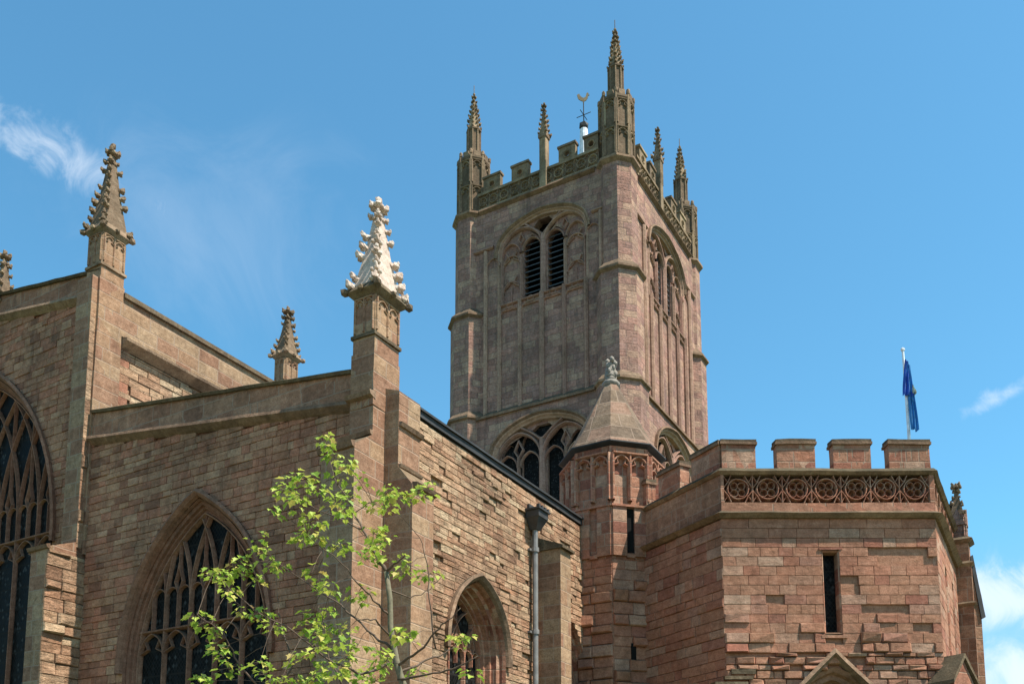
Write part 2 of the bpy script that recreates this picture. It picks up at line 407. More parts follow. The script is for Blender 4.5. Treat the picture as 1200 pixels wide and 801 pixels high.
def courses(bm, f, outer, holes, h=.25, l=(.3, .8), prd=(0, .02), back=-.05, rough=None, skip=None, gap=.006, z0=None, vary=.25):
    # every stone of a wall face as its own block; rough(u, z) adds to how far a stone stands proud
    loops = [outer] + list(holes)
    zmin = min(p[1] for p in outer); zmax = max(p[1] for p in outer)
    z = zmin if z0 is None else z0
    while z < zmax - .03:
        hh = min(h * random.uniform(1 - vary, 1 + vary), zmax - z)
        iv = None
        for t in (.02, .5, .98):
            s = scan(loops, z + hh * t); iv = s if iv is None else inter(iv, s)
        for a, b in iv:
            u = a
            while u < b - .02:
                w = random.uniform(*l)
                if b - (u + w) < l[0] * .7: w = b - u
                u2 = min(b, u + w)
                pr = random.uniform(*prd); ex = rough(u + w / 2, z + hh / 2) if rough else 0
                if not (skip and skip((u + u2) / 2, z + hh / 2)):
                    j = lambda: pr + ex * random.uniform(.55, 1.3) + random.uniform(-.004, .004)
                    bv = .010 + min(.03, abs(ex) * .35)
                    g = gap / 2
                    q = [f.p(u + g, z + g, back), f.p(u2 - g, z + g, back), f.p(u2 - g, z + hh - g, back), f.p(u + g, z + hh - g, back)]
                    rr = lambda: random.uniform(.3, 1) * bv
                    d = [j() for _ in range(4)]
                    m0 = [f.p(u + g, z + g, d[0] - bv), f.p(u2 - g, z + g, d[1] - bv), f.p(u2 - g, z + hh - g, d[2] - bv), f.p(u + g, z + hh - g, d[3] - bv)]
                    fr = [f.p(u + g + rr(), z + g + rr(), d[0]), f.p(u2 - g - rr(), z + g + rr(), d[1]), f.p(u2 - g - rr(), z + hh - g - rr(), d[2]), f.p(u + g + rr(), z + hh - g - rr(), d[3])]
                    V = [[bm.verts.new(p) for p in s] for s in (q, m0, fr)]
                    for s in (0, 1):
                        for i in range(4): bm.faces.new([V[s][i], V[s][(i + 1) % 4], V[s + 1][(i + 1) % 4], V[s + 1][i]])
                    bm.faces.new(V[2])
                u = u2
        z += hh
def loft(bm, c, rings, n=8, rot=None, ez=0):      # rings of (apothem, z) round centre c
    rot = math.pi / n if rot is None else rot; k = 1 / math.cos(math.pi / n); prev = None; first = None
    for a, z in rings:
        v = [bm.verts.new((c[0] + a * k * math.cos(rot + 2 * math.pi * i / n), c[1] + a * k * math.sin(rot + 2 * math.pi * i / n), z)) for i in range(n)]
        if prev:
            for i in range(n): bm.faces.new([prev[i], prev[(i + 1) % n], v[(i + 1) % n], v[i]])
        else: bm.faces.new(v[::-1])
        prev = v
    bm.faces.new(prev)
def tube(bm, pts, rad, n=8, caps=True):
    prev = None
    for i, p in enumerate(pts):
        p = Vector(p); t = (Vector(pts[min(i + 1, len(pts) - 1)]) - Vector(pts[max(i - 1, 0)])).normalized()
        a = t.orthogonal().normalized() if prev is None else (pa - t * pa.dot(t)).normalized()
        pa = a; b = t.cross(a); r = rad[i] if isinstance(rad, (list, tuple)) else rad
        v = [bm.verts.new(p + (a * math.cos(2 * math.pi * k / n) + b * math.sin(2 * math.pi * k / n)) * r) for k in range(n)]
        if prev:
            for k in range(n): bm.faces.new([prev[k], prev[(k + 1) % n], v[(k + 1) % n], v[k]])
        elif caps: bm.faces.new(v[::-1])
        prev = v
    if caps: bm.faces.new(prev)
_b = bmesh.new(); bmesh.ops.create_icosphere(_b, subdivisions=1, radius=1); _b.verts.ensure_lookup_table()
ICO_V = [v.co.copy() for v in _b.verts]; ICO_F = [[v.index for v in f.verts] for f in _b.faces]; _b.free()
def blob(bm, c, s, q=None, j=.12):
    vs_ = []
    for v in ICO_V:
        p = Vector((v.x * s[0], v.y * s[1], v.z * s[2])) * random.uniform(1 - j, 1 + j)
        if q: p = q @ p
        vs_.append(bm.verts.new(Vector(c) + p))
    for f in ICO_F: bm.faces.new([vs_[i] for i in f])
def crocket(bm, p, out, s):                       # a leaf curling out from a spire edge and up
    out = Vector(out).normalized(); q = out.to_track_quat('X', 'Z').to_matrix()
    side = Vector((-out.y, out.x, 0))
    blob(bm, Vector(p) + out * s * .28, (s * .55, s * .40, s * .50), q, .3)
    blob(bm, Vector(p) + out * s * .66 + Vector((0, 0, s * .22)), (s * .40, s * .34, s * .46), q, .3); blob(bm, Vector(p) + out * s * .85 + Vector((0, 0, s * .52)), (s * .16, s * .2, s * .30), q, .3)
    blob(bm, Vector(p) + out * s * .6 + side * s * .34 - Vector((0, 0, s * .10)), (s * .30, s * .26, s * .3), q)
    blob(bm, Vector(p) + out * s * .6 - side * s * .34 - Vector((0, 0, s * .10)), (s * .30, s * .26, s * .3), q)
def spire(bm, c, z0, h, a, n=4, rows=6, cs=.11, fin=.26, corner=True):
    # crocketed spire: pyramid, crockets on its edges, a leafy finial
    zt = z0 + h * .84
    loft(bm, c, [(a, z0), (a * .52, z0 + h * .42), (a * .17, zt)], n)
    k = 1 / math.cos(math.pi / n)
    for r in range(rows):
        t = (r + .35) / rows
        rad = (a * (1 - t / .5 * .48) if t < .5 else a * (.52 - (t - .5) / .5 * .35))
        for i in range(n):
            an = math.pi / n + 2 * math.pi * i / n; o = (math.cos(an), math.sin(an), 0)
            if random.random() < .07: continue       # broken away
            crocket(bm, (c[0] + o[0] * rad * k * .86, c[1] + o[1] * rad * k * .86, z0 + (zt - z0) * t + random.uniform(-.012, .012)), o, cs * (1.15 - .4 * t) * random.uniform(.72, 1.22))
    zf = zt
    blob(bm, (c[0], c[1], zf), (a * .22, a * .22, a * .14))
    for i in range(4):
        an = math.pi / 4 + math.pi / 2 * i; o = Vector((math.cos(an), math.sin(an), 0))
        crocket(bm, Vector((c[0], c[1], zf + h * .045)) + o * .01, o, fin * .55); crocket(bm, Vector((c[0], c[1], zf - h * .07)) + o * .01, o, fin * .38)
    blob(bm, (c[0], c[1], zf + h * .06), (a * .18, a * .18, h * .07))
    blob(bm, (c[0], c[1], z0 + h - h * .035), (a * .24, a * .24, h * .04))
def light_panels(bm, f, u0, u1, z0, z1, k, w=.05, d=.035):
    # blind lights: raised frame, mullions and little pointed heads on a face
    W = (u1 - u0) / k
    for i in range(k):
        a = u0 + W * i; c = a + W / 2; hw = W / 2
        bar(bm, f, [(a, z0), (a, z1)], w, 0, d)
        bar(bm, f, arch(c, hw, z1 - hw * 1.5, hw * 1.25, None, 5), w * .8, 0, d * .9)
        for s in (-1, 1): bar(bm, f, [(c + s * hw * .85, z1 - hw * 1.35), (c + s * hw * .38, z1 - hw * 1.15), (c + s * hw * .5, z1 - hw * .75)], w * .5, 0, d * .7)
    bar(bm, f, [(u1, z0), (u1, z1)], w, 0, d)
    bar(bm, f, [(u0, z1), (u1, z1)], w, 0, d * 1.1)
def square_faces(c, he, hn):
    e, n = c
    return [(FW(e - he), -n - hn, -n + hn), (FS(n - hn), e - he, e + he), (FE(e + he), n - hn, n + hn), (FN(n + hn), -e - he, -e + he)]
def square_pinnacle(parent, c, he, hn, z0, z1, sp_h, shaft_mat, cor_mat, sp_mat, label=None, rows=6, cs=.11, sp_label=None, cor=.11):
    bm = new()
    sq = square_faces(c, he, hn)
    f = FW(c[0] - he); box(bm, f, -c[1] - hn, -c[1] + hn, z0, z1, -2 * he, 0)
    zp = z0 + (z1 - z0) * .12
    for fr, a, b in sq[:2] + sq[2:3]: light_panels(bm, fr, a + .04, b - .04, z0 + (z1 - z0) * .38, z1 - .03, 2, .045, .03)
    s = obj('pinnacle', bm, shaft_mat, parent, label)
    bm = new()
    for zz, g, hh in ((z0 + (z1 - z0) * .28, .035, .06),):
        box(bm, FW(c[0] - he - g), -c[1] - hn - g, -c[1] + hn + g, zz, zz + hh, -2 * he - 2 * g, 0, 0)
    g = cor
    hexa(bm, [(c[0] + sx * he, c[1] + sy * hn, z1) for sx, sy in ((-1, -1), (1, -1), (1, 1), (-1, 1))] + [(c[0] + sx * (he + g), c[1] + sy * (hn + g), z1 + .10) for sx, sy in ((-1, -1), (1, -1), (1, 1), (-1, 1))])
    hexa(bm, [(c[0] + sx * (he + g), c[1] + sy * (hn + g), z1 + .10) for sx, sy in ((-1, -1), (1, -1), (1, 1), (-1, 1))] + [(c[0] + sx * (he + g * .3), c[1] + sy * (hn + g * .3), z1 + .24) for sx, sy in ((-1, -1), (1, -1), (1, 1), (-1, 1))])
    for sx in (-1, 1):
        for sy in (-1, 1): blob(bm, (c[0] + sx * (he + g), c[1] + sy * (hn + g), z1 + .11), (.085, .085, .085))
    for fr, a, b in sq: blob(bm, fr.p((a + b) / 2, z1 + .12, g), (.07, .07, .07))
    obj('cornice', bm, cor_mat, s)
    bm = new(); spire(bm, c, z1 + .16, sp_h, min(he, hn) + .02, 4, rows, cs)
    # stretch to the shaft's plan
    for v in bm.verts:
        v.co.x = c[0] + (v.co.x - c[0]) * (he / min(he, hn)); v.co.y = c[1] + (v.co.y - c[1]) * (hn / min(he, hn))
    obj('spire', bm, sp_mat, s, sp_label)
    return s

def traceried_window(parent, f, uc, hw, zb, zs, rise, depth=.42, lights=5, trans=None, wmat='tracery', hood=True, hood_mat='string', branch=None, label=None, sill=True):
    # moulded reveal and hood; returns the hole outline. hw is the hole in the wall.
    path = arch(uc, hw, zs, rise, zb, 16)
    bm = new(); k = depth / .42; r = hw * .20 if hw < 1.4 else .22
    prof = [(.0, .012), (-r * .12, -.05 * k), (-r * .12, -.10 * k), (-r * .40, -.13 * k), (-r * .45, -.22 * k), (-r * .62, -.23 * k), (-r * .72, -.31 * k), (-r * .9, -.32 * k), (-r, -.42 * k), (-r - .03, -.47 * k)]
    sweep(bm, f, path, prof)
    win = obj('window', bm, wmat, parent, label)
    if hood:
        bm = new(); hp = arch(uc, hw + .06, zs, rise + .08, None, 16)
        hp = [(hp[0][0], zs - .1)] + hp + [(hp[-1][0], zs - .1)]
        sweep(bm, f, hp, [(.07, 0), (.09, .10), (.03, .13), (-.03, .07), (-.06, 0)])
        obj('hood_mould', bm, hood_mat, win)
    iw = hw - r; ir = rise - r * 1.15
    bm = new()
    dd0, dd1 = -.47 * k, -.47 * k + .12
    inner = arch(uc, iw, zs, ir, zb, 16)
    bar(bm, f, inner, .07, dd0, dd1 + .02)
    W = 2 * iw / lights
    Rr = (iw * iw + ir * ir) / (2 * iw)
    def top(u):                                    # height of the inner arch above u
        x = abs(u - uc); c = iw - Rr; t = Rr * Rr - (x - c) ** 2
        return zs + math.sqrt(max(0, t))
    def inside(u, z): return z < top(u) and abs(u - uc) < iw
    br = branch if branch is not None else zs
    mull = [uc - iw + W * i for i in range(1, lights)]
    for u in mull: bar(bm, f, [(u, zb), (u, min(br, top(u)))], .085, dd0, dd1 + .0)
    if trans is not None: bar(bm, f, [(uc - iw, trans), (uc + iw, trans)], .09, dd0, dd1 + .012)
    R2 = Rr * 1.0
    for u in mull + [uc - iw, uc + iw]:
        for s in (-1, 1):
            pts = []
            for i in range(121):
                th = 1.5 * i / 120; x = u + s * (R2 - R2 * math.cos(th)); z = br + R2 * math.sin(th)
                if pts and not inside(x, z): break
                if abs(x - uc) > iw: break
                pts.append((x, z))
            if len(pts) > 8: bar(bm, f, pts[::6] + [pts[-1]], .055, dd0, dd1 + .0)
    # half mullions over the transom and small heads
    tz = trans if trans is not None else br
    for i in range(lights):
        c = uc - iw + W * (i + .5); q = W / 2
        if trans is not None:
            bar(bm, f, arch(c, q * .96, trans - q * 1.35, q * 1.22, None, 6), .06, dd0, dd1)
            for s in (-1, 1):
                bar(bm, f, [(c + s * q * .92, trans - q * 1.25), (c + s * q * .35, trans - q * 1.0), (c + s * q * .62, trans - q * .45)], .045, dd0, dd1 - .02)
        hz = br + W * .35
        if inside(c, hz):
            bar(bm, f, [(c, tz), (c, hz)], .055, dd0, dd1)
            for s in (-1, 1):
                if inside(c + s * q * .5, hz + .1): bar(bm, f, arch(c + s * q / 2, q / 2, hz - q * .1, q * .55, None, 5), .045, dd0, dd1 - .015)
            for s in (-1, 1):
                pts = [(c, hz), (c + s * q * .3, hz + q * .7), (c + s * q * .08, hz + q * 1.35), (c, hz + q * 1.8)]
                if all(inside(x, z) for x, z in pts): bar(bm, f, pts, .045, dd0, dd1 - .01)
            if inside(c, hz + W * 1.2): bar(bm, f, [(c, hz + q * 1.8), (c, top(c))], .045, dd0, dd1 - .01)
        for s in (-1, 1):
            x = uc - iw + W * (i + .5 + s * .25)
            pass
    obj('tracery', bm, wmat, win)
    bm = new(); v = [f.p(a, b, dd0 + .02) for a, b in arch(uc, iw + .04, zs, ir + .04, zb, 16)]; prism(bm, f, arch(uc, iw + .03, zs, ir + .03, zb, 16), [], dd0 - .01, dd0 + .03)
    obj('glass', bm, 'glass', win)
    return win
def slit_window(parent, f, u0, u1, z0, z1, depth=.28, mat='porch_ashlar', label=None, fr=.0):
    bm = new(); pth = [(u0, z0), (u0, z1), (u1, z1), (u1, z0)]
    sweep(bm, f, pth, [(0, .004), (-.03, -.03), (-.03, -depth)], closed=True)
    w = obj('slit_window', bm, mat, parent, label)
    bm = new(); prism(bm, f, [(u0, z0), (u0, z1), (u1, z1), (u1, z0)], [], -depth - .02, -depth + .02); obj('glass', bm, 'glass', w)
    return w

# ------------------------------------------------------------------ ground
def structure(name, bm, mat): return tag(obj(name, bm, mat), kind='structure')
def ground_mat(name, a, b_, sc):
    m, N, L, P = nodes(name); b = NB(m); g = N.new('ShaderNodeNewGeometry')
    L.new(b.ramp(b.noise(g.outputs['Position'], sc, 6, .65), [(.3, a), (.7, b_)]), P.inputs['Base Color']); P.inputs['Roughness'].default_value = .9
    bp = N.new('ShaderNodeBump'); bp.inputs['Distance'].default_value = .03; L.new(b.noise(g.outputs['Position'], sc * 8, 4), bp.inputs['Height']); L.new(bp.outputs[0], P.inputs['Normal'])
    return m
M['grass'] = ground_mat('churchyard_grass', (.035, .06, .018), (.07, .11, .03), 1.5)
M['bounce_paving'] = ground_mat('warm_bounce_paving', (.19, .14, .105), (.27, .20, .155), 2.0)
bm = new(); face(bm, [(-1500, -1500, 0), (1500, -1500, 0), (1500, 1500, 0), (-1500, 1500, 0)]); structure('ground', bm, 'grass')
bm = new(); face(bm, [(-30, -6, .004), (30, -6, .004), (30, 7.5, .004), (-30, 7.5, .004)]); structure('bounce_pavement', bm, 'bounce_paving')  # unseen paving, sized and warmed to bounce fill light onto the west walls

def weathered(bm, f, u0, u1, z0, z1, d, top, d_top=0.):   # a buttress stage with a sloping top running back to depth d_top
    box(bm, f, u0, u1, z0, z1, -.25, d)
    hexa(bm, [f.p(u0, z1, d_top - .25), f.p(u1, z1, d_top - .25), f.p(u1, z1, d + .001), f.p(u0, z1, d + .001),
              f.p(u0, z1 + top, d_top - .25), f.p(u1, z1 + top, d_top - .25), f.p(u1, z1 + top, d_top), f.p(u0, z1 + top, d_top)])

# ------------------------------------------------------------------ south aisle
AI = thing('church_aisle', (0, 0, 0), 'low sandstone aisle with a sunlit side wall and a white topped corner pinnacle', 'building')
fw, fs = FW(0), FS(0)
def ztw(u): return 10.10 + .134 * (-u)              # sloping top of the west parapet, u = -n
ww = arch(-4.6, 2.02, 5.35, 3.25, 1.6, 16)
outer = [(-8.05, 0), (0, 0), (0, ztw(0) - .62), (-8.05, ztw(-8.05) - .62)]
bm = new(); prism(bm, fw, outer, [ww], -.06, -.7)
courses(bm, fw, [(-8.05, 3.2), (-.02, 3.2), (-.02, ztw(0) - .64), (-8.05, ztw(-8.05) - .64)], [ww], .15, (.15, .46), (-.003, .010), -.062,
        rough=lambda u, z: random.choice((0, 0, 0, .006, .012)), gap=.005, vary=.35)
obj('west_wall', bm, 'aisle_west', AI)
bm = new(); pw = [(-8.05, ztw(-8.05) - .6), (0, ztw(0) - .6), (0, ztw(0)), (-8.05, ztw(-8.05))]; prism(bm, fw, pw, [], .02, -.34)
par = obj('parapet', bm, 'brown_dressed', AI)
def slope_trim(name, z, prof, mat, par_):
    b_ = new(); sweep(b_, fw, [(-8.05, ztw(-8.05) + z), (-.49, ztw(-.49) + z)], prof, close_prof=True); return obj(name, b_, mat, par_)
slope_trim('string_course', -.60, [(.07, -.01), (.05, .12), (-.02, .14), (-.10, .05), (-.14, -.01)], 'string', AI)
slope_trim('coping', 0, [(.0, -.37), (.0, .07), (.05, .10), (.10, .02), (.12, -.18), (.10, -.37)], 'mossy', par)
traceried_window(AI, fw, -4.6, 2.02, 1.6, 5.35, 3.25, depth=.27, lights=5, trans=6.1, branch=6.55, hood_mat='tracery', label='big pointed window with red stone tracery')
# south wall
ws1 = arch(3.1, 1.08, 5.55, 1.45, 3.0, 12); ws2 = arch(7.2, .80, 5.85, 1.25, 3.0, 12)
so_ = [(0, 0), (9.4, 0), (9.4, 9.62), (0, 9.62)]
bm = new(); prism(bm, fs, so_, [ws1, ws2], -.07, -.7)
def erod(u, z):
    v = math.sin(u * 1.7 + z * .9) + math.sin(u * .8 - z * 2.3 + 1) + .6 * math.sin(u * 3.1 + z * 3.7)
    return max(0, v) * random.choice((0, .003, .006, .013)) - (.035 if random.random() < .07 else 0)
def miss(u, z):
    v = math.sin(u * 1.1 + z * 1.3 + 2) + math.sin(u * 2.3 - z * 1.9)
    return v > .5 and random.random() < .06 and .5 < u < 8 and z < 9
courses(bm, fs, [(.02, 3.6), (9.4, 3.6), (9.4, 9.6), (.02, 9.6)], [ws1, ws2], .12, (.13, .5), (-.006, .006), -.072, rough=erod, skip=miss, gap=.006, vary=.4)
obj('south_wall', bm, 'aisle_south', AI)
bm = new(); box(bm, fs, .35, 8.45, 9.62, 9.74, -.45, .035); box(bm, fs, .9, 8.3, 9.742, 9.785, -.47, .075)
obj('coping', bm, 'lead', AI)
def small_window(uc, hw, zs, rise, label):
    win = traceried_window(AI, fs, uc, hw, 3.0, zs, rise, depth=.55, lights=3 if hw > 1 else 2, trans=None, branch=zs - .15, wmat='red_dressed', hood=hw > 1, label=label)
    return win
small_window(3.1, 1.08, 5.55, 1.45, 'small sunlit pointed window with pink stone mullions')
small_window(7.2, .80, 5.85, 1.25, 'pointed window half hidden behind the pilaster')
# corner buttresses, the pilaster
bm = new()
weathered(bm, fw, -.72, 0, 0, 8.42, .82, .34, .34); box(bm, fw, -.52, -.002, 8.3, 9.52, -.2, .345)
obj('corner_buttress', bm, 'dressed', AI)
bm = new(); sweep(bm, fw, [(-.78, 8.42), (.0, 8.42)], [(.06, .80), (.03, .90), (-.06, .86), (-.07, .80)], close_prof=True)
sweep(bm, fw, [(-.75, 8.80), (.0, 8.80)], [(.04, .32), (.02, .42), (-.05, .39), (-.06, .32)], close_prof=True)
sweep(bm, fw, [(-.56, 9.5), (.02, 9.5)], [(.06, .3), (.03, .47), (-.04, .44), (-.09, .3)], close_prof=True)
obj('string_course', bm, 'string', AI)
bm = new()
weathered(bm, fs, -.015, .62, 0, 7.85, .62, .40, .30); box(bm, fs, -.012, .617, 7.8, 9.5, -.2, .302); 
weathered(bm, fs, -.011, .616, 9.4, 9.62, .306, .12, .0)
obj('corner_buttress', bm, 'dressed', AI)
bm = new()
for z_, d_ in ((7.87, .62), (9.02, .30)):
    sweep(bm, fs, [(.0, z_), (.67, z_)], [(.05, d_ - .03), (.02, d_ + .08), (-.05, d_ + .05), (-.06, d_ - .03)], close_prof=True)
sweep(bm, fs, [(.0, 8.27), (.67, 8.27)], [(.03, .27), (.01, .36), (-.04, .34), (-.05, .27)], close_prof=True)
obj('string_course', bm, 'string', AI)
bm = new(); weathered(bm, fs, 5.55, 6.05, 0, 8.3, .60, .28, .0); obj('pilaster', bm, 'dressed', AI)
bm = new(); hexa(bm, [fs.p(5.5, 8.30, -.02), fs.p(6.13, 8.30, -.02), fs.p(6.13, 8.30, .68), fs.p(5.5, 8.30, .68), fs.p(5.5, 8.64, -.02), fs.p(6.13, 8.64, -.02), fs.p(6.13, 8.36, .68), fs.p(5.5, 8.36, .68)])
obj('coping', bm, 'mossy', AI)
# roof of the aisle (lean-to against the clerestory)
bm = new(); hexa(bm, [(.3, .3, 9.0), (9.4, .3, 9.0), (9.4, 8.1, 10.3), (.3, 8.1, 10.3), (.3, .3, 9.15), (9.4, .3, 9.15), (9.4, 8.1, 10.45), (.3, 8.1, 10.45)])
obj('roof', bm, 'roof', AI)
# rainwater pipe with hopper head
bm = new(); tube(bm, [fs.p(5.27, 0, .12), fs.p(5.27, 8.75, .12)], .062, 10)
for z_ in (2.4, 4.3, 6.35, 8.2): tube(bm, [fs.p(5.27, z_, .12), fs.p(5.27, z_ + .10, .12)], .085, 10); box(bm, fs, 5.13, 5.41, z_ + .02, z_ + .07, 0, .07)
dp = obj('drainpipe', bm, 'pipe', AI)
bm = new()
hexa(bm, [fs.p(5.18, 8.70, .04), fs.p(5.36, 8.70, .04), fs.p(5.36, 8.70, .20), fs.p(5.18, 8.70, .20), fs.p(5.06, 8.95, .0), fs.p(5.48, 8.95, .0), fs.p(5.48, 8.95, .32), fs.p(5.06, 8.95, .32)])
box(bm, fs, 5.05, 5.49, 8.95, 9.10, 0, .33); box(bm, fs, 5.01, 5.53, 9.10, 9.14, 0, .37)
for u in (5.05, 5.19, 5.33, 5.47): box(bm, fs, u - .035, u + .035, 9.14, 9.20, .29, .36)
box(bm, fs, 5.12, 5.42, 9.14, 9.28, 0, .06)
obj('hopper_head', bm, 'hopper', dp)
# pinnacle on the corner
bm = new(); box(bm, fs, -.362, .385, 9.3, 10.32, -.50, .012)
obj('pinnacle_base', bm, 'dressed', AI)
square_pinnacle(AI, (.0, .235), .35, .24, 10.30, 11.36, 1.98, 'dressed', 'mossy', 'white', 'square shaft carrying a brand new white spire', rows=8, cs=.14, sp_label='new white stone spire with crockets', cor=.12)

# ------------------------------------------------------------------ nave
NV = thing('church_nave', (0, 8.1, 0), 'tall sandstone nave at the far left with a huge dark pointed window and lichened pinnacles', 'building')
E0 = .06
fnw, fns = FW(E0), FS(8.1)
NC = -12.3
def znw(u): return 14.58 - .155 * (min(-u, 12.3) - 8.1) * -1 if -u <= 12.3 else 14.58 + .155 * 4.2 - .155 * (-u - 12.3)
wn = arch(NC, 2.95, 8.6, 4.65, 2.0, 18)
top = [(-8.1, znw(-8.1)), (NC, znw(NC)), (-16.5, znw(-16.5))]
bm = new(); outer = [(-16.5, 0), (-8.1, 0)] + [(a, b - .55) for a, b in top]
prism(bm, fnw, outer, [wn], -.06, -.8)
courses(bm, fnw, [(-16.45, 2.5), (-8.1, 2.5)] + [(-8.1, znw(-8.1) - .57), (NC, znw(NC) - .57), (-16.45, znw(-16.45) - .57)], [wn], .16, (.16, .5), (-.003, .010), -.062, rough=lambda u, z: random.choice((0, 0, 0, .006, .014)), gap=.005, vary=.35)
obj('west_wall', bm, 'aisle_west', NV)
bm = new(); prism(bm, fnw, [(a, b - .55) for a, b in reversed(top)] + top, [], .02, -.36); npar = obj('parapet', bm, 'brown_dressed', NV)
def nav_trim(name, z, prof, mat, p_):
    b_ = new(); sweep(b_, fnw, [(a, b + z) for a, b in reversed(top)], prof, close_prof=True); return obj(name, b_, mat, p_)
nav_trim('string_course', -.55, [(.07, -.01), (.05, .12), (-.02, .14), (-.10, .05), (-.14, -.01)], 'string', NV)
nav_trim('coping', 0, [(.0, -.4), (.0, .08), (.05, .11), (.10, .02), (.12, -.18), (.10, -.4)], 'mossy', npar)
traceried_window(NV, fnw, NC, 2.95, 2.0, 8.6, 4.65, depth=.34, lights=7, trans=8.9, branch=9.3, hood_mat='tracery', label='huge dark pointed window')
# clerestory wall
wall_end = 27.0
bm = new(); prism(bm, fns, [(E0, 0), (wall_end, 0), (wall_end, 13.3), (E0, 13.3)], [], -.06, -.8)
courses(bm, fns, [(.55, 10.4), (9, 10.4), (9, 13.0), (.55, 13.0)], [], .17, (.25, .7), (-.01, .02), -.062, rough=erod, skip=lambda u, z: random.random() < .02, gap=.01)
box(bm, fns, 9, wall_end, 9.8, 13.0, -.07, .0)
obj('clerestory_wall', bm, 'aisle_south', NV)
bm = new(); box(bm, fns, .5, wall_end, 13.3, 14.22, -.34, .06); obj('parapet', bm, 'dressed', NV)
bm = new(); hexa(bm, [fns.p(.6, 13.02, 0), fns.p(wall_end, 13.02, 0), fns.p(wall_end, 13.18, .22), fns.p(.6, 13.18, .22), fns.p(.6, 13.30, 0), fns.p(wall_end, 13.30, 0), fns.p(wall_end, 13.24, .23), fns.p(.6, 13.24, .23)])
obj('string_course', bm, 'string', NV)
bm = new(); box(bm, fns, .56, wall_end, 14.22, 14.33, -.38, .13); obj('coping', bm, 'mossy', NV)
bm = new(); wn_ = 16.5
hexa(bm, [(.3, 8.3, 13.6), (wall_end, 8.3, 13.6), (wall_end, 12.3, 14.1), (.3, 12.3, 14.1), (.3, 8.3, 13.7), (wall_end, 8.3, 13.7), (wall_end, 12.3, 14.2), (.3, 12.3, 14.2)])
hexa(bm, [(.3, 12.3, 14.1), (wall_end, 12.3, 14.1), (wall_end, 16.4, 13.6), (.3, 16.4, 13.6), (.3, 12.3, 14.2), (wall_end, 12.3, 14.2), (wall_end, 16.4, 13.7), (.3, 16.4, 13.7)])
obj('roof', bm, 'roof', NV)
bm = new(); box(bm, FN(16.5), -wall_end, -E0, 0, 14.2, -.8, 0); obj('north_wall', bm, 'brown_dressed', NV)
# buttress against the west wall, at the corner
bm = new()
box(bm, fnw, -8.62, -8.10, 0, 14.4, -.3, .26)
weathered(bm, fnw, -8.62, -8.10, 0, 7.95, .93, .28, .25)
obj('corner_buttress', bm, 'dressed', NV)
bm = new(); bm2_ = new()
courses(bm, FS(8.1), [(E0 - .93, 3.5), (E0 - .0, 3.5), (E0, 7.9), (E0 - .93, 7.9)], [], .24, (.3, .6), (.004, .03), -.02, rough=lambda u, z: random.choice((0, .02, .05, .08)))
courses(bm2_, FS(8.1), [(E0 - .26, 8.1), (E0 - .13, 8.1), (E0 - .13, 13.6), (E0 - .26, 13.6)], [], .30, (.3, .6), (.002, .012), -.02, rough=lambda u, z: .05 if z < 10.4 and random.random() < .4 else 0)
obj('buttress_facing', bm, 'aisle_south', NV); obj('pilaster_facing', bm2_, 'aisle_south', NV)
bm = new(); sweep(bm, fnw, [(-8.68, 7.95), (-8.02, 7.95)], [(.05, .92), (.02, 1.01), (-.05, .98), (-.07, .92)], close_prof=True)
obj('string_course', bm, 'string', NV)
bm = new(); box(bm, FS(8.03), -.06, .575, 8, 14.45, -.53, .0); obj('pinnacle_base', bm, 'dressed', NV)
square_pinnacle(NV, (.26, 8.295), .30, .25, 14.4, 15.52, 2.30, 'dressed', 'lichen', 'lichen', 'tall lichened pinnacle on the corner of the nave', rows=9, cs=.13, cor=.09)
square_pinnacle(NV, (6.05, 8.22), .25, .20, 14.2, 15.25, 1.50, 'dressed', 'lichen', 'lichen', 'lichened pinnacle rising behind the aisle parapet', rows=7, cs=.12, cor=.09)
bm = new(); spire(bm, (E0 + .15, 12.2), znw(NC) - .25, 1.6, .22, 4, 5, .14); obj('gable_finial', bm, 'lichen', NV, 'leafy finial at the left edge of the photo')

# ------------------------------------------------------------------ tower
TB = (33.1, 11.9, 0)
TW = thing('church_tower', TB, 'tall square crossing tower with louvred belfry windows, battlements and crocketed corner pinnacles', 'tower')
EW, NS_ = 27.7, 6.95                                # planes of the west and south faces
EE, NN = 38.6, 17.05
oc = {'sw': (28.36, 7.68), 'nw': (28.36, 16.25), 'se': (37.95, 7.72), 'ne': (37.95, 16.25)}
def tower_window(f, uc, zsill, zsp, zap, hw, louvred, label):
    # one wide arch holding two sub-arches of two lights each
    rise = zap - zsp
    holes = []; lights = []
    inner = [(-1.17, -.22), (.22, 1.17)]; k = hw / 2.55
    if louvred: inner = [(a * k, b * k) for a, b in inner]
    else: inner = [(-2.25 * k, -1.35 * k), (-1.12 * k, -.22 * k), (.22 * k, 1.12 * k), (1.35 * k, 2.25 * k)]
    for a, b in inner:
        c = uc + (a + b) / 2; h_ = (b - a) / 2; far = abs((a + b) / 2) > 1.3 * k
        zt = zsp + (.02 if louvred else (-.15 if far else .35)) * 1
        holes.append(arch(c, h_, zt, h_ * 1.5, zsill, 5)); lights.append((c, h_, zt))
    z3 = zsp + rise * .30
    holes.append([(uc - .02 - .75 * k, z3 + .42), (uc, z3 - .28), (uc + .75 * k, z3 + .42), (uc + .30 * k, zsp + rise * .84), (uc - .30 * k, zsp + rise * .84)])
    return holes, lights
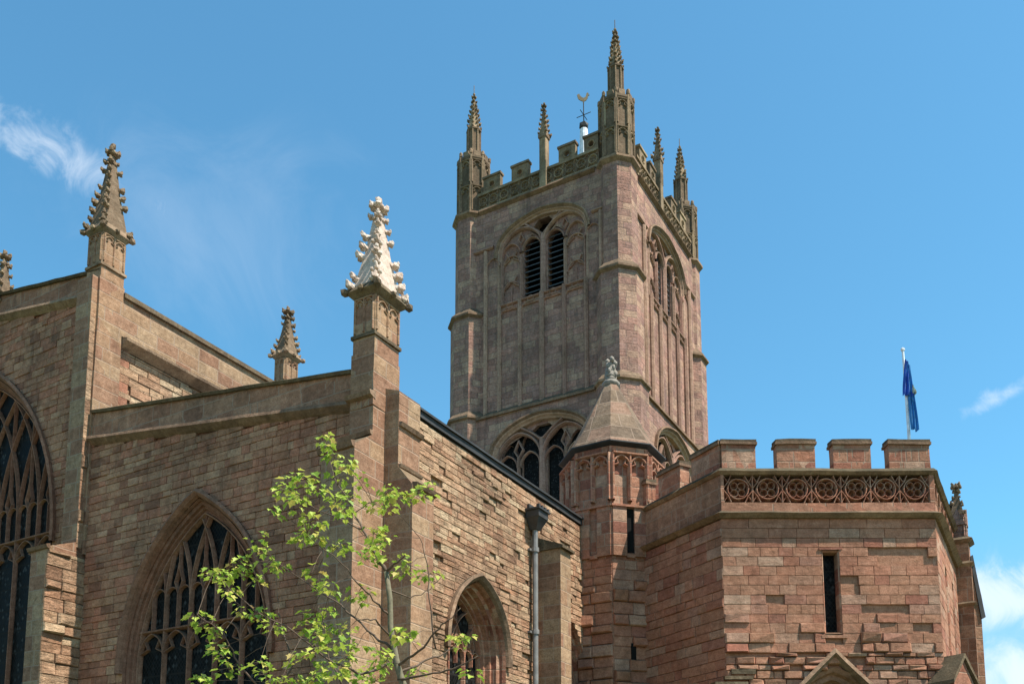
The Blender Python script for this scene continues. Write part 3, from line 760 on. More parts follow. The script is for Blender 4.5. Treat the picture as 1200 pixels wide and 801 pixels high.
def tower_face(f, uc, ulo, uhi, name, wlabel, llabel):
    # upper (belfry) stage 24..35.7
    big = arch(uc, 2.55, 33.0, 1.50, 29.9, 14, flat=True)
    bm = new(); prism(bm, f, [(ulo, 24), (uhi, 24), (uhi, 35.75), (ulo, 35.75)], [big], 0, -.22)
    holes, lights = tower_window(f, uc, 30.05, 32.85, 34.55, 2.55, True, '')
    prism(bm, f, [(ulo, 24), (uhi, 24), (uhi, 35.7), (ulo, 35.7)], holes, -.222, -.7)
    wall = obj(name, bm, 'tower', TW)
    bm = new()
    for u in (-3.35, -2.5, -1.28, 0, 1.28, 2.5, 3.35):
        zt = 30.0 if abs(u) < 3 else 33.3
        bar(bm, f, [(uc + u, 24.0), (uc + u, zt)], .28 if u == 0 else .22, 0, .19)
    for u in (-3.35, -2.5, -1.28, 0, 1.28, 2.5):      # shallow arched heads of the long blind panels
        a, b = uc + u, uc + {-3.35: -2.5, -2.5: -1.28, -1.28: 0, 0: 1.28, 1.28: 2.5, 2.5: 3.35}[u]
        zt = 29.85 if abs((a + b) / 2 - uc) < 2.5 else 32.9
        bar(bm, f, arch((a + b) / 2, (b - a) / 2, zt - .65, .55, None, 6), .09, 0, .08)
        if zt < 30:
            c = (a + b) / 2
            bar(bm, f, circle(c, zt + .02, .17, 12), .07, 0, .07, True)
    bar(bm, f, [(uc - 2.5, 29.95), (uc + 2.5, 29.95)], .14, 0, .12)
    bar(bm, f, [(uc - 2.5, 29.62), (uc + 2.5, 29.62)], .10, 0, .09)
    # short string at the springing, to either side
    for a, b in ((ulo, uc - 2.85), (uc + 2.85, uhi)): bar(bm, f, [(a, 33.45), (b, 33.45)], .16, 0, .13)
    obj('blind_panelling', bm, 'trim', TW)
    # window: moulded arch, hood, mullions, sub arches
    bm = new()
    sweep(bm, f, arch(uc, 2.55, 33.0, 1.50, 29.9, 14, flat=True), [(.10, 0), (.06, .06), (0, .05), (-.05, -.04), (-.12, -.06), (-.14, -.225)])
    d0, d1 = -.222, .0
    for u, w in ((-2.42, .12), (-1.28, .18), (0, .30), (1.28, .18), (2.42, .12)):
        bar(bm, f, [(uc + u, 29.95), (uc + u, 32.5 if u else 33.3)], w, d0, d1)
    for s in (-1, 1):
        bar(bm, f, arch(uc + s * 1.28, 1.24, 32.75, 1.3, None, 9), .16, d0, d1 - .03)
        for q in (-.62, .62):
            bar(bm, f, arch(uc + s * 1.28 + q, .55, 32.75, .62, None, 6), .09, d0, d1 - .07)
        c = uc + s * 1.28
        bar(bm, f, [(c, 33.2), (c - .17, 33.45), (c, 33.75), (c + .17, 33.45)], .07, d0, d1 - .08, True)
        # blind outer lights, cusped
        ob = uc + s * 1.88
        for zc in (30.75, 32.2): bar(bm, f, arch(ob, .5, zc, .5, None, 5), .09, d0, d1 - .10)
        for zc in (31.35, 32.75):
            for t in (-1, 1): bar(bm, f, [(ob + t * .5, zc - .45), (ob + t * .12, zc - .2), (ob + t * .3, zc + .15)], .08, d0, d1 - .12)
        bar(bm, f, [(ob, 29.95), (ob, 30.9)], .07, d0, d1 - .12)
        bar(bm, f, [(uc, 33.3), (uc + s * .5, 33.75), (uc + s * 1.05, 34.22)], .16, d0, d1 - .04)
    win = obj('window', bm, 'trim', TW, wlabel)
    bm = new(); hp = arch(uc, 2.66, 33.0, 1.6, None, 14, flat=True); hp = [(hp[0][0] - .02, 32.7)] + hp + [(hp[-1][0] + .02, 32.7)]
    sweep(bm, f, hp, [(.10, 0), (.12, .16), (.04, .19), (-.05, .08), (-.06, 0)])
    obj('hood_mould', bm, 'string', win)
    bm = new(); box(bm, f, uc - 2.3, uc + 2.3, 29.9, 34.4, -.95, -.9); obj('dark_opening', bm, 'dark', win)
    for c, h_, zt in lights:
        bm = new(); z = 30.1
        while z < zt + .55:
            ww_ = h_ + .05
            hexa(bm, [f.p(c - ww_, z, -.30), f.p(c + ww_, z, -.30), f.p(c + ww_, z + .26, -.62), f.p(c - ww_, z + .26, -.62),
                      f.p(c - ww_, z + .045, -.30), f.p(c + ww_, z + .045, -.30), f.p(c + ww_, z + .305, -.62), f.p(c - ww_, z + .305, -.62)])
            z += .30
        obj('louvre', bm, 'louvre', win)
def lower_face(f, uc, ulo, uhi, name, label):
    hw = 2.75
    holes, lights = tower_window(f, uc, 17.3, 21.7, 23.2, hw, False, '')
    big = arch(uc, hw, 21.6, 1.7, 17.2, 14, flat=True)
    bm = new(); prism(bm, f, [(ulo, 0), (uhi, 0), (uhi, 24), (ulo, 24)], [big], .25, -.05)
    prism(bm, f, [(ulo, 0), (uhi, 0), (uhi, 23.9), (ulo, 23.9)], holes, -.052, -.5)
    obj(name, bm, 'tower', TW)
    bm = new(); k = hw / 2.55; d0, d1 = -.052, .20
    sweep(bm, f, big, [(.10, .25), (.05, .33), (0, .30), (-.06, .2), (-.14, .15), (-.16, -.05)])
    for u, w in ((-2.4, .14), (-1.24, .14), (0, .34), (1.24, .14), (2.4, .14)): bar(bm, f, [(uc + u * k, 17.2), (uc + u * k, 21.4 if u else 22.2)], w, d0, d1)
    for s in (-1, 1):
        bar(bm, f, arch(uc + s * 1.24 * k, 1.2 * k, 21.2, 1.5, None, 9), .17, d0, d1 - .02)
        for q in (-.6, .6):
            bar(bm, f, arch(uc + s * 1.24 * k + q * k, .52 * k, 20.9, .75, None, 6), .09, d0, d1 - .08)
        c = uc + s * 1.24 * k
        bar(bm, f, [(c, 21.4), (c - .25, 21.8), (c, 22.3), (c + .25, 21.8)], .09, d0, d1 - .08, True)
        bar(bm, f, [(uc, 22.1), (uc + s * .6, 22.6), (uc + s * 1.15, 22.95)], .17, d0, d1 - .03)
    win = obj('window', bm, 'trim', TW, label)
    bm = new(); hp = arch(uc, hw + .12, 21.6, 1.8, None, 14, flat=True); hp = [(hp[0][0] - .02, 21.2)] + hp + [(hp[-1][0] + .02, 21.2)]
    sweep(bm, f, hp, [(.10, .25), (.13, .42), (.04, .44), (-.05, .32), (-.06, .25)]); obj('hood_mould', bm, 'string', win)
    bm = new(); box(bm, f, uc - hw, uc + hw, 17.2, 23.3, -.3, -.26); obj('glass', bm, 'glass', win)
tower_face(FW(EW), -11.65, -16.0, -8.0, 'west_wall', 'shaded belfry window with dark slanting louvres', '')
tower_face(FS(NS_), 33.1, 28.7, 37.5, 'south_wall', 'sunlit belfry window seen edge on', '')
lower_face(FW(EW), -11.65, -16.0, -8.0, 'lower_west_wall', 'wide leaded window low on the shaded side of the tower')
lower_face(FS(NS_), 33.1, 28.7, 37.5, 'lower_south_wall', 'leaded window behind the turret roof')
for f, a, b, nm in ((FE(EE - .2), 8.0, 16.0, 'east_wall'), (FN(NN - .2), -37.5, -28.7, 'north_wall')):
    bm = new(); box(bm, f, a, b, 0, 35.75, -.7, 0); obj(nm, bm, 'tower', TW)
bm = new(); box(bm, FS(8.3), 28.9, 37.4, 35.2, 35.4, -7.5, 0); obj('roof', bm, 'roof', TW)
# octagonal corner shafts with weathered offsets
for k, c in oc.items():
    bm = new()
    loft(bm, c, [(1.26, 0), (1.26, 24.0), (1.12, 24.3), (1.12, 29.75), (.90, 30.1), (.90, 35.75)])
    s = obj('corner_shaft', bm, 'tower', TW)
    bm = new()
    loft(bm, c, [(1.18, 23.85), (1.38, 23.98), (1.38, 24.1), (1.13, 24.42)]); loft(bm, c, [(1.06, 29.62), (1.27, 29.78), (1.27, 29.88), (.91, 30.3)])
    loft(bm, c, [(.85, 35.5), (1.08, 35.72), (1.08, 35.84), (.85, 36.0)])
    obj('string_course', bm, 'string', s)
for f, a, b in ((FW(EW), -15.4, -8.6), (FS(NS_), 29.3, 36.9), (FE(EE - .2), 8.6, 15.4), (FN(NN - .2), -36.9, -29.3)):
    bm = new()
    sweep(bm, f, [(a, 35.72), (b, 35.72)], [(.14, -.1), (.08, .14), (-.02, .18), (-.14, .03), (-.2, -.1)], close_prof=True)
    hexa(bm, [f.p(a, 23.85, -.05), f.p(b, 23.85, -.05), f.p(b, 23.85, .38), f.p(a, 23.85, .38), f.p(a, 24.35, -.05), f.p(b, 24.35, -.05), f.p(b, 23.98, .38), f.p(a, 23.98, .38)])
    obj('string_course', bm, 'string' , TW)
# parapets: pierced band, merlons, middle pinnacle
def tower_parapet(f, uc, a, b, merl, pin, tlabel):
    z0, z1 = 35.84, 36.86
    bm = new(); box(bm, f, a, b, z0, z1 - .12, -.30, -.055); box(bm, f, a, b, z0, z0 + .10, -.10, .03); box(bm, f, a, b, z1 - .14, z1, -.32, .05)
    n = max(2, int((b - a) / .62)); w = (b - a) / n
    for i in range(n):
        c = a + w * (i + .5); zc = (z0 + z1) / 2 - .02
        bar(bm, f, circle(c, zc, .24, 10), .075, -.11, .02, True)
        for s in (-1, 1): bar(bm, f, [(c - w / 2, zc + s * .42), (c - .2, zc + s * .2)], .06, -.11, .015); bar(bm, f, [(c + w / 2, zc + s * .42), (c + .2, zc + s * .2)], .06, -.11, .015)
        for k in range(4): an = math.pi / 4 + k * math.pi / 2; bar(bm, f, [(c + .24 * math.cos(an), zc + .24 * math.sin(an)), (c + .07 * math.cos(an), zc + .07 * math.sin(an))], .05, -.11, 0)
    par = obj('parapet', bm, 'lichen', TW)
    for u0, u1 in merl:
        c = (u0 + u1) / 2
        bm = new(); hole = circle(c, 37.2, .15, 8)
        prism(bm, f, [(u0, 36.86), (u1, 36.86), (u1, 37.62), (u0, 37.62)], [hole], .0, -.28)
        box(bm, f, u0 - .05, u1 + .05, 37.62, 37.74, -.33, .06)
        bar(bm, f, circle(c, 37.2, .2, 8), .06, 0, .03, True)
        obj('merlon', bm, 'lichen', par)
    bm = new()
    box(bm, f, pin - .19, pin + .19, 35.75, 38.7, -.2, .16); 
    light_panels(bm, F(f.p(0, 0, .16), f.u, f.n), pin - .16, pin + .16, 37.2, 38.6, 2, .04, .03)
    box(bm, f, pin - .24, pin + .24, 38.55, 38.72, -.25, .21)
    cpt = f.p(pin, 0, -.02)
    spire(bm, (cpt.x, cpt.y), 38.72, 1.95, .20, 4, 6, .15)
    obj('pinnacle', bm, 'lichen', par, tlabel)
tower_parapet(FW(EW), -11.65, -15.55, -8.4, [(-15.2, -14.15), (-13.45, -12.45), (-10.65, -9.7), (-9.2, -8.42)], -11.5, 'slender pinnacle halfway along the shaded parapet')
tower_parapet(FS(NS_), 33.1, 29.1, 37.25, [(29.6, 30.5), (31.0, 31.8), (34.1, 34.9), (35.5, 36.4)], 32.3, 'slender pinnacle halfway along the sunlit parapet')
for f, a, b in ((FE(EE - .2), 8.6, 15.4), (FN(NN - .2), -36.9, -29.3)):
    bm = new(); box(bm, f, a, b, 35.8, 36.9, -.3, 0)
    u = a + .4
    while u < b - .8: box(bm, f, u, u + .95, 36.9, 37.74, -.28, -.02); u += 1.8
    obj('parapet', bm, 'lichen', TW)
labs = {'sw': 'tallest looking corner pinnacle, nearest the camera', 'nw': 'left corner pinnacle', 'se': 'right corner pinnacle', 'ne': None}
for k, c in oc.items():
    bm = new(); zt = 39.2
    loft(bm, c, [(.78, 35.8), (.78, zt - .1), (.84, zt), (.84, zt + .12), (.5, zt + .16)])
    for i in range(8):
        an = i * math.pi / 4; nr = Vector((math.cos(an), math.sin(an), 0)); ud = Vector((-nr.y, nr.x, 0))
        f = F(Vector((c[0], c[1], 0)) + nr * .78, ud, nr)
        for za, zb in ((36.05, 37.5), (37.7, 39.05)): light_panels(bm, f, -.27, .27, za, zb, 1, .11, .10)
        box(bm, F(Vector((c[0], c[1], 0)) + nr * .82, ud, nr), -.17, .17, zt + .1, zt + .40, -.16, 0)
        v = Vector((math.cos(an + math.pi / 8), math.sin(an + math.pi / 8), 0)) * .86
        tube(bm, [(c[0] + v.x, c[1] + v.y, 35.9), (c[0] + v.x, c[1] + v.y, zt + .2)], .075, 5)
        blob(bm, (c[0] + v.x, c[1] + v.y, zt + .3), (.11, .11, .22))
    p = obj('pinnacle', bm, 'lichen', TW, labs[k])
    bm = new(); loft(bm, c, [(.34, zt), (.32, zt + 2.05), (.40, zt + 2.1), (.40, zt + 2.18)])
    for i in range(8):
        an = i * math.pi / 4 + math.pi / 8; v = Vector((math.cos(an), math.sin(an), 0)) * .37
        tube(bm, [(c[0] + v.x, c[1] + v.y, zt), (c[0] + v.x, c[1] + v.y, zt + 2.1)], .05, 5)
    spire(bm, c, zt + 2.18, 2.35, .33, 8, 7, .15)
    tube(bm, [(c[0], c[1], zt + 4.3), (c[0], c[1], zt + 5.0)], .02, 5)
    obj('spire', bm, 'lichen', p)
# weathervane on the tower roof
vc = (33.1, 11.75)
WV = thing('weathervane', (vc[0], vc[1], 35.4), 'small dull bird weathervane on a white post rising from the tower roof', 'weathervane')
bm = new(); loft(bm, vc, [(.30, 35.4), (.27, 41.6), (.22, 43.0), (.05, 43.1)], 12); obj('post', bm, 'white_paint', WV)
bm = new(); blob(bm, (vc[0], vc[1], 43.25), (.30, .30, .26), j=0); tube(bm, [(vc[0], vc[1], 43.2), (vc[0], vc[1], 44.9)], .03, 6)
tube(bm, [(vc[0] - .45, vc[1], 43.95), (vc[0] + .45, vc[1], 43.95)], .022, 5); tube(bm, [(vc[0], vc[1] - .45, 43.95), (vc[0], vc[1] + .45, 43.95)], .022, 5)
obj('rod', bm, 'lead', WV)
bm = new()
cock = [(a * .75, b * .75) for a, b in [(-.42, .30), (-.50, .62), (-.34, .72), (-.22, .50), (-.02, .36), (.16, .46), (.22, .72), (.30, .84), (.40, .74), (.38, .66), (.47, .62), (.36, .56), (.33, .36), (.20, .16), (.05, .08), (.04, -.06), (-.04, -.06), (-.05, .08), (-.22, .14)]]
prism(bm, F((vc[0], vc[1], 44.75), (.5, -.866, 0), (.866, .5, 0)), cock, [], -.025, .025)
obj('cockerel', bm, 'gold', WV)

# ------------------------------------------------------------------ stair turret
TC = (9.05, -.325)
ST = thing('stair_turret', (TC[0], TC[1], 0), 'slim red sandstone stair turret with a conical stone roof and a carved finial', 'turret')
bm = new(); loft(bm, TC, [(1.1, -.06), (1.1, 11.35)])
def turret_frame(i, a=1.1):
    an = i * math.pi / 4; nr = Vector((math.cos(an), math.sin(an), 0)); return F(Vector((TC[0], TC[1], 0)) + nr * a, Vector((-nr.y, nr.x, 0)), nr)
obj('wall', bm, 'turret', ST)
bm = new()
for i in (4, 5, 6, 7):
    f = turret_frame(i)
    courses(bm, f, [(-.455, 4.0), (.455, 4.0), (.455, 8.55), (-.455, 8.55)], [], .25, (.3, .55), (.004, .018), -.01,
            rough=lambda u, z: random.choice((.0, .02, .07, .11)) if z < 8.1 else 0, gap=.014)
obj('rough_facing', bm, 'porch', ST)
bm = new(); hw_ = 1.1 * math.tan(math.pi / 8)
for i in range(8):
    f = turret_frame(i)
    light_panels(bm, f, -hw_ + .015, hw_ - .015, 9.95, 11.12, 2, .11, .14)
    box(bm, f, -hw_ - .03, hw_ + .03, 9.80, 9.90, -.02, .11, .05)
    v = Vector((math.cos(i * math.pi / 4 + math.pi / 8), math.sin(i * math.pi / 4 + math.pi / 8), 0)) * 1.19
    tube(bm, [(TC[0] + v.x, TC[1] + v.y, 8.6), (TC[0] + v.x, TC[1] + v.y, 11.3)], .05, 6)
    # raised dressed facing round the slit
    for a, b in ((-hw_ + .01, -.10), (.10, hw_ - .01)): box(bm, f, a, b, 8.6, 9.80, -.02, .075)
    box(bm, f, -.10, .10, 8.56, 8.70, -.02, .074, .05)
obj('blind_arcade', bm, 'red_dressed', ST)
bm = new(); f = turret_frame(5); box(bm, f, -.10, .10, 8.7, 9.78, -.01, .012); 
f = turret_frame(5); box(bm, f, -.02, .10, 5.95, 6.5, .0, .035)
obj('slit_opening', bm, 'dark', ST)
bm = new(); loft(bm, TC, [(1.1, 11.33), (1.25, 11.39), (1.25, 11.42), (1.1, 11.45)]); eave = obj('eave', bm, 'lead', ST)
bm = new(); loft(bm, TC, [(1.20, 11.42), (.90, 11.92), (.53, 12.68), (.17, 13.42), (.12, 13.48)]); obj('roof', bm, 'spire', ST)
bm = new()
loft(bm, TC, [(.16, 13.38), (.21, 13.45), (.21, 13.51), (.14, 13.56)])
for v in range(9):                                 # a crouching beast worn down to a rounded lump with curled mane
    t = v / 8; blob(bm, (TC[0] + .02 * math.sin(v * 2.1), TC[1], 13.60 + t * .38), (.17 - .05 * t * t, .165 - .05 * t * t, .10), j=.06)
for i in range(12):
    an = i * 2.4; z_ = 13.66 + i * .032; o = Vector((math.cos(an), math.sin(an), 0))
    blob(bm, Vector((TC[0], TC[1], z_)) + o * (.13 - i * .003), (.055, .055, .10), j=.3)
for x_, y_, z_ in ((-.09, -.09, 14.10), (.09, -.05, 14.12), (0, .08, 14.11), (-.02, -.13, 14.0)): blob(bm, (TC[0] + x_, TC[1] + y_, z_), (.075, .06, .09), j=.25)
obj('finial', bm, 'statue', ST, 'pale carved stone finial', smooth=True)


for o in ST.children_recursive:                     # built to a 1.1 m shaft, set out at 1.14 m
    for v in o.data.vertices: v.co.x *= 1.022; v.co.y *= 1.022; v.co.z = v.co.z * 1.022 - .035

# ------------------------------------------------------------------ hexagonal porch (built in world axes)
S_ = 4.70; A = Vector((4.60, 20.40, 0)); B = A + Vector((S_, 0, 0)); Cc = B + Vector((.5, .8660254, 0)) * S_; Q = A + Vector((-.5, .8660254, 0)) * S_
PC = Vector(((A.x + B.x) / 2, A.y + S_ * .8660254, 0))
PO = thing('church_porch', PC, 'six sided red sandstone porch with a flat battlemented top and a band of carved tracery', 'building', church=False)
ff = F(A, (1, 0, 0), (0, -1, 0)); fl = F(Q, (.5, -.8660254, 0), (-.8660254, -.5, 0)); fr_ = F(B, (.5, .8660254, 0), (.8660254, -.5, 0))
fb1 = F(Cc, (-.5, .8660254, 0), (.8660254, .5, 0)); fb2 = F(Cc + Vector((-.5, .8660254, 0)) * S_, (-1, 0, 0), (0, 1, 0))
def rect(u0, u1, z0, z1): return [(u0, z0), (u1, z0), (u1, z1), (u0, z1)]
slit = rect(2.17, 2.55, 6.32, 8.17)
door = arch(2.32, 1.05, 4.2, 1.35, .02, 12)
def low_rough(u, z):
    lim = 6.05 + .35 * math.sin(u * 2.4 + .5) - (.25 if 1.9 < u < 2.9 else 0) + (.25 if 3.0 < u < 3.8 else 0) + (.5 if 1.6 < u < 2.15 else 0)
    if z < lim: return random.choice((.02, .04, .06, .09))
    if z < lim + .3: return random.choice((0, 0, .04))
    return .0
gaps = [(.85, 1.22, 7.0, 7.12), (3.05, 3.75, 6.78, 6.92), (3.45, 4.4, 7.98, 8.1), (4.2, 4.55, 6.35, 6.5), (.3, .45, 7.6, 7.7), (2.78, 2.9, 7.3, 7.6)]
def lost(u, z): return any(a - .05 < u < b + .05 and c - .06 < z < d + .06 for a, b, c, d in gaps)
bm = new(); prism(bm, ff, rect(0, S_, 0, 8.98), [slit, door], -.05, -.7)
courses(bm, ff, rect(.0, S_, 3.2, 5.9), [slit, door], .17, (.18, .48), (-.002, .006), -.052, rough=low_rough, skip=lambda u, z: random.random() < .04, gap=.012, vary=.4)
courses(bm, ff, rect(.0, S_, 5.9, 8.46), [slit, door], .213, (.26, .6), (-.0015, .002), -.052, rough=low_rough, skip=lost, gap=.003, vary=.06)
courses(bm, ff, rect(.0, S_, 8.46, 8.9), [], .22, (.5, 1.1), (.0, .004), -.052, gap=.004, vary=.01)
obj('front_wall', bm, 'porch', PO)
bm = new(); prism(bm, fl, rect(0, S_, 0, 8.98), [], -.05, -.7)
courses(bm, fl, rect(1.6, S_, 3.4, 8.9), [], .21, (.25, .65), (-.004, .014), -.052, rough=lambda u, z: random.choice((0, 0, .01, .02)), gap=.006)
obj('side_wall', bm, 'porch', PO)
rs = [rect(a, a + .38, 5.6, 8.1) for a in (1.45, 2.9)]
bm = new(); prism(bm, fr_, rect(0, S_, 0, 8.98), rs, -.05, -.7)
courses(bm, fr_, rect(.0, S_, 3.6, 8.9), rs, .24, (.3, .7), (-.002, .004), -.052, gap=.004)
obj('outer_wall', bm, 'porch', PO)
for f, nm in ((fb1, 'rear_wall'), (fb2, 'rear_wall')):
    bm = new(); box(bm, f, 0, S_, 0, 8.98, -.7, 0); obj(nm, bm, 'porch_ashlar', PO)
slit_window(PO, ff, 2.17, 2.55, 6.32, 8.17, label='narrow slit window with diamond leaded glass')
for a in (1.45, 2.9): slit_window(PO, fr_, a, a + .38, 5.6, 8.1)
bm = new()
for a, b, z_ in ((2.10, 2.17, 0), (2.55, 2.62, 0)): pass
box(bm, ff, 2.08, 2.64, 6.22, 6.31, -.02, .045, .03); box(bm, ff, 2.10, 2.62, 8.19, 8.24, -.01, .02)
obj('sill', bm, 'red_dressed', PO)
# doorway with gabled hood
bm = new(); sweep(bm, ff, arch(2.32, 1.05, 4.2, 1.35, .02, 12), [(.03, .03), (-.06, -.04), (-.10, -.14), (-.20, -.16), (-.24, -.28), (-.34, -.3), (-.36, -.5)])
dw = obj('doorway', bm, 'tracery', PO)
bm = new(); box(bm, ff, 1.2, 3.45, 0, 5.5, -.62, -.55); obj('dark_opening', bm, 'dark', dw)
bm = new(); sweep(bm, ff, [(1.15, 4.45), (1.5, 5.05), (2.32, 5.87), (3.14, 5.05), (3.49, 4.45)], [(.06, 0), (.08, .14), (.0, .17), (-.06, .06), (-.08, 0)]); obj('hood_mould', bm, 'string', dw)
# corner buttresses
def corner_butt(P, ang, ztop, w=.34, d=.55, lab=None):
    n_ = Vector((math.cos(ang), math.sin(ang), 0)); f = F(P - n_ * .15, Vector((-n_.y, n_.x, 0)), n_)
    bm = new(); box(bm, f, -w, w, 0, ztop, -.1, d)
    prism(bm, f, [(-w, ztop), (w, ztop), (0, ztop + .55)], [], -.1, d - .002)
    b_ = obj('corner_buttress', bm, 'porch_ashlar', PO)
    bm = new(); prism(bm, f, [(-w - .07, ztop - .02), (0, ztop + .56), (w + .07, ztop - .02), (w + .07, ztop + .07), (0, ztop + .67), (-w - .07, ztop + .07)], [], -.12, d + .05)
    obj('coping', bm, 'mossy', b_)
corner_butt(B + Vector((.05, 0, 0)), R(-60), 5.15)
f = F(A, (1, 0, 0), (0, -1, 0)); bm = new()
for a, b, z0, z1, d in ((-.28, .42, 5.12, 5.28, .22), (-.05, .55, 5.30, 5.42, .13), (.1, .62, 5.42, 5.58, .10)): box(bm, f, a, b, z0, z1, -.3, d, .05)
obj('broken_ledge', bm, 'mossy', PO)
# strings, parapet with carved band, merlons
def hexring(name, f, z0, z1, dA, dB, mat, par, over=.0, slope=0.):
    bm = new(); o = math.tan(R(30)); hexa(bm, [f.p(-dA * 0 - (-.3) * 0 + .3 * o * 1, z0, -.3), f.p(S_ - .3 * o, z0, -.3), f.p(S_ + dB * o, z0, dB), f.p(-dB * o, z0, dB), f.p(.3 * o, z1, -.3), f.p(S_ - .3 * o, z1, -.3), f.p(S_ + dA * o, z1, dA), f.p(-dA * o, z1, dA)])
    return obj(name, bm, mat, par)
for f, kind in ((fl, 'plain'), (ff, 'carved'), (fr_, 'carved'), (fb1, 'plain'), (fb2, 'plain')):
    o = math.tan(R(30))
    hexring('string_course', f, 8.90, 8.98, .17, .06, 'string', PO); hexring('string_course', f, 8.981, 9.06, .03, .17, 'string', PO)
    bm = new()
    if kind == 'carved':
        hexa(bm, [f.p(.3 * o, 9.06, -.3), f.p(S_ - .3 * o, 9.06, -.3), f.p(S_ - .2 * o, 9.06, -.2), f.p(.2 * o, 9.06, -.2), f.p(.3 * o, 9.9, -.3), f.p(S_ - .3 * o, 9.9, -.3), f.p(S_ - .2 * o, 9.9, -.2), f.p(.2 * o, 9.9, -.2)])
        box(bm, f, .0, S_, 9.061, 9.26, -.22, .01); box(bm, f, 0, .07, 9.261, 9.899, -.2, .008); box(bm, f, S_ - .09, S_, 9.261, 9.899, -.2, .008)
        n = 7; w = (S_ - .16) / n; zc = 9.58; hh = .31
        for i in range(n):
            c = .07 + w * (i + .5)
            bar(bm, f, circle(c, zc, .235, 18), .055, -.20, .0, True)
            for k in range(4):
                an = k * math.pi / 2 + math.pi / 4
                bar(bm, f, circle(c + .115 * math.cos(an), zc + .115 * math.sin(an), .085, 9), .03, -.2, -.04, True)
            for s in (-1, 1):
                for t in (-1, 1):
                    bar(bm, f, [(c + s * w / 2, zc + t * .03), (c + s * (w / 2 - .10), zc + t * .16), (c + s * (w / 2 - .17), zc + t * hh)], .045, -.2, -.004)
                    bar(bm, f, [(c + s * w / 2, zc + t * hh * .98), (c + s * (w / 2 - .06), zc + t * .2), (c + s * (w / 2 - .13), zc + t * .14)], .035, -.2, -.02)
            bar(bm, f, [(c + w / 2, zc - hh), (c + w / 2, zc + hh)], .05, -.2, -.006)
        par = obj('parapet', bm, 'porch' if False else 'red_dressed', PO, 'parapet band carved with a row of quatrefoils')
    else:
        hexa(bm, [f.p(.3 * o, 9.06, -.3), f.p(S_ - .3 * o, 9.06, -.3), f.p(S_, 9.06, 0), f.p(0, 9.06, 0), f.p(.3 * o, 9.9, -.3), f.p(S_ - .3 * o, 9.9, -.3), f.p(S_, 9.9, 0), f.p(0, 9.9, 0)])
        par = obj('parapet', bm, 'brown_dressed', PO)
    hexring('coping', f, 9.90, 9.96, .10, .03, 'string', par); hexring('coping', f, 9.961, 10.05, .02, .10, 'mossy', par)
    ml = [(.04, .80), (1.27, 2.12), (2.52, 3.36), (3.76, 4.66)]
    if kind == 'plain': ml = [(.04, .80), (1.35, 2.1), (2.55, 3.35), (3.75, 4.66)]
    if f is fr_: ml = ml[:0]
    for u0, u1 in ml:
        bm = new(); box(bm, f, u0, u1, 10.05, 10.60, -.27, .0)
        m_ = obj('merlon', bm, 'porch_ashlar', par)
        bm = new(); box(bm, f, u0 - .035, u1 + .035, 10.60, 10.66, -.31, .045); obj('cap', bm, 'string', m_)
        bm = new(); box(bm, f, u0 - .02, u1 + .02, 10.662, 10.75, -.29, .03, .03); obj('capping', bm, 'mossy', m_)
bm = new()
pts = [A, B, Cc, Cc + Vector((-.5, .8660254, 0)) * S_, Q + Vector((.5, .8660254, 0)) * S_, Q]
prism(bm, F((0, 0, 0), (1, 0, 0), (0, 0, 1)), [(0, 0), (1, 0), (1, .001)], [], 0, 0) if False else None
v = [bm.verts.new(PC + (p - PC) * .93 + Vector((0, 0, 9.2))) for p in pts]; bm.faces.new(v)
obj('roof', bm, 'roof', PO)

# ------------------------------------------------------------------ flag
FP = Vector((9.95, 23.0, 9.2))
fp = thing('flagpole', FP, 'slim white flagpole standing on the porch roof', 'flagpole', church=False)
bm = new(); tube(bm, [FP, FP + Vector((.0, 0, 3.0)), FP + Vector((-.03, 0, 5.05))], [.05, .04, .03], 8); obj('pole', bm, 'white_paint', fp)
bm = new(); blob(bm, FP + Vector((-.03, 0, 5.08)), (.06, .06, .06), j=0); obj('ball', bm, 'white_paint', fp)
fg = thing('flag', FP + Vector((0, -.02, 0)), 'limp dark blue flag with a pale yellow device hanging against its pole', 'flag', church=False)
def cloth(name, mat, z0, z1, prof0, prof1, par):
    bm = new(); nz = 14; rows = []
    for i in range(nz + 1):
        t = i / nz; z = z1 + (z0 - z1) * t; row = []
        for j in range(11):
            s = j / 10; a = prof0[0] + (prof1[0] - prof0[0]) * t; b = prof0[1] + (prof1[1] - prof0[1]) * t
            x = a + (b - a) * s; y = .05 * math.sin(s * 15 + t * 3) * (0.4 + t) - .06
            row.append(bm.verts.new(FP + Vector((x, y - .02, z - FP.z + .03 * math.sin(s * 6)))))
        rows.append(row)
    for i in range(nz):
        for j in range(10): bm.faces.new([rows[i][j], rows[i][j + 1], rows[i + 1][j + 1], rows[i + 1][j]])
    return obj(name, bm, mat, par, smooth=True)
cloth('cloth', 'flag_blue', 13.0, 13.95, (-.03, .06), (-.13, .12), fg)
cloth('fold', 'flag_light', 12.1, 13.85, (-.01, .10), (.03, .21), fg)
cloth('emblem', 'flag_gold', 13.02, 13.22, (.09, .13), (.10, .16), fg)
for o in fg.children:
    if o.name.startswith('emblem'): o.location.y -= .09

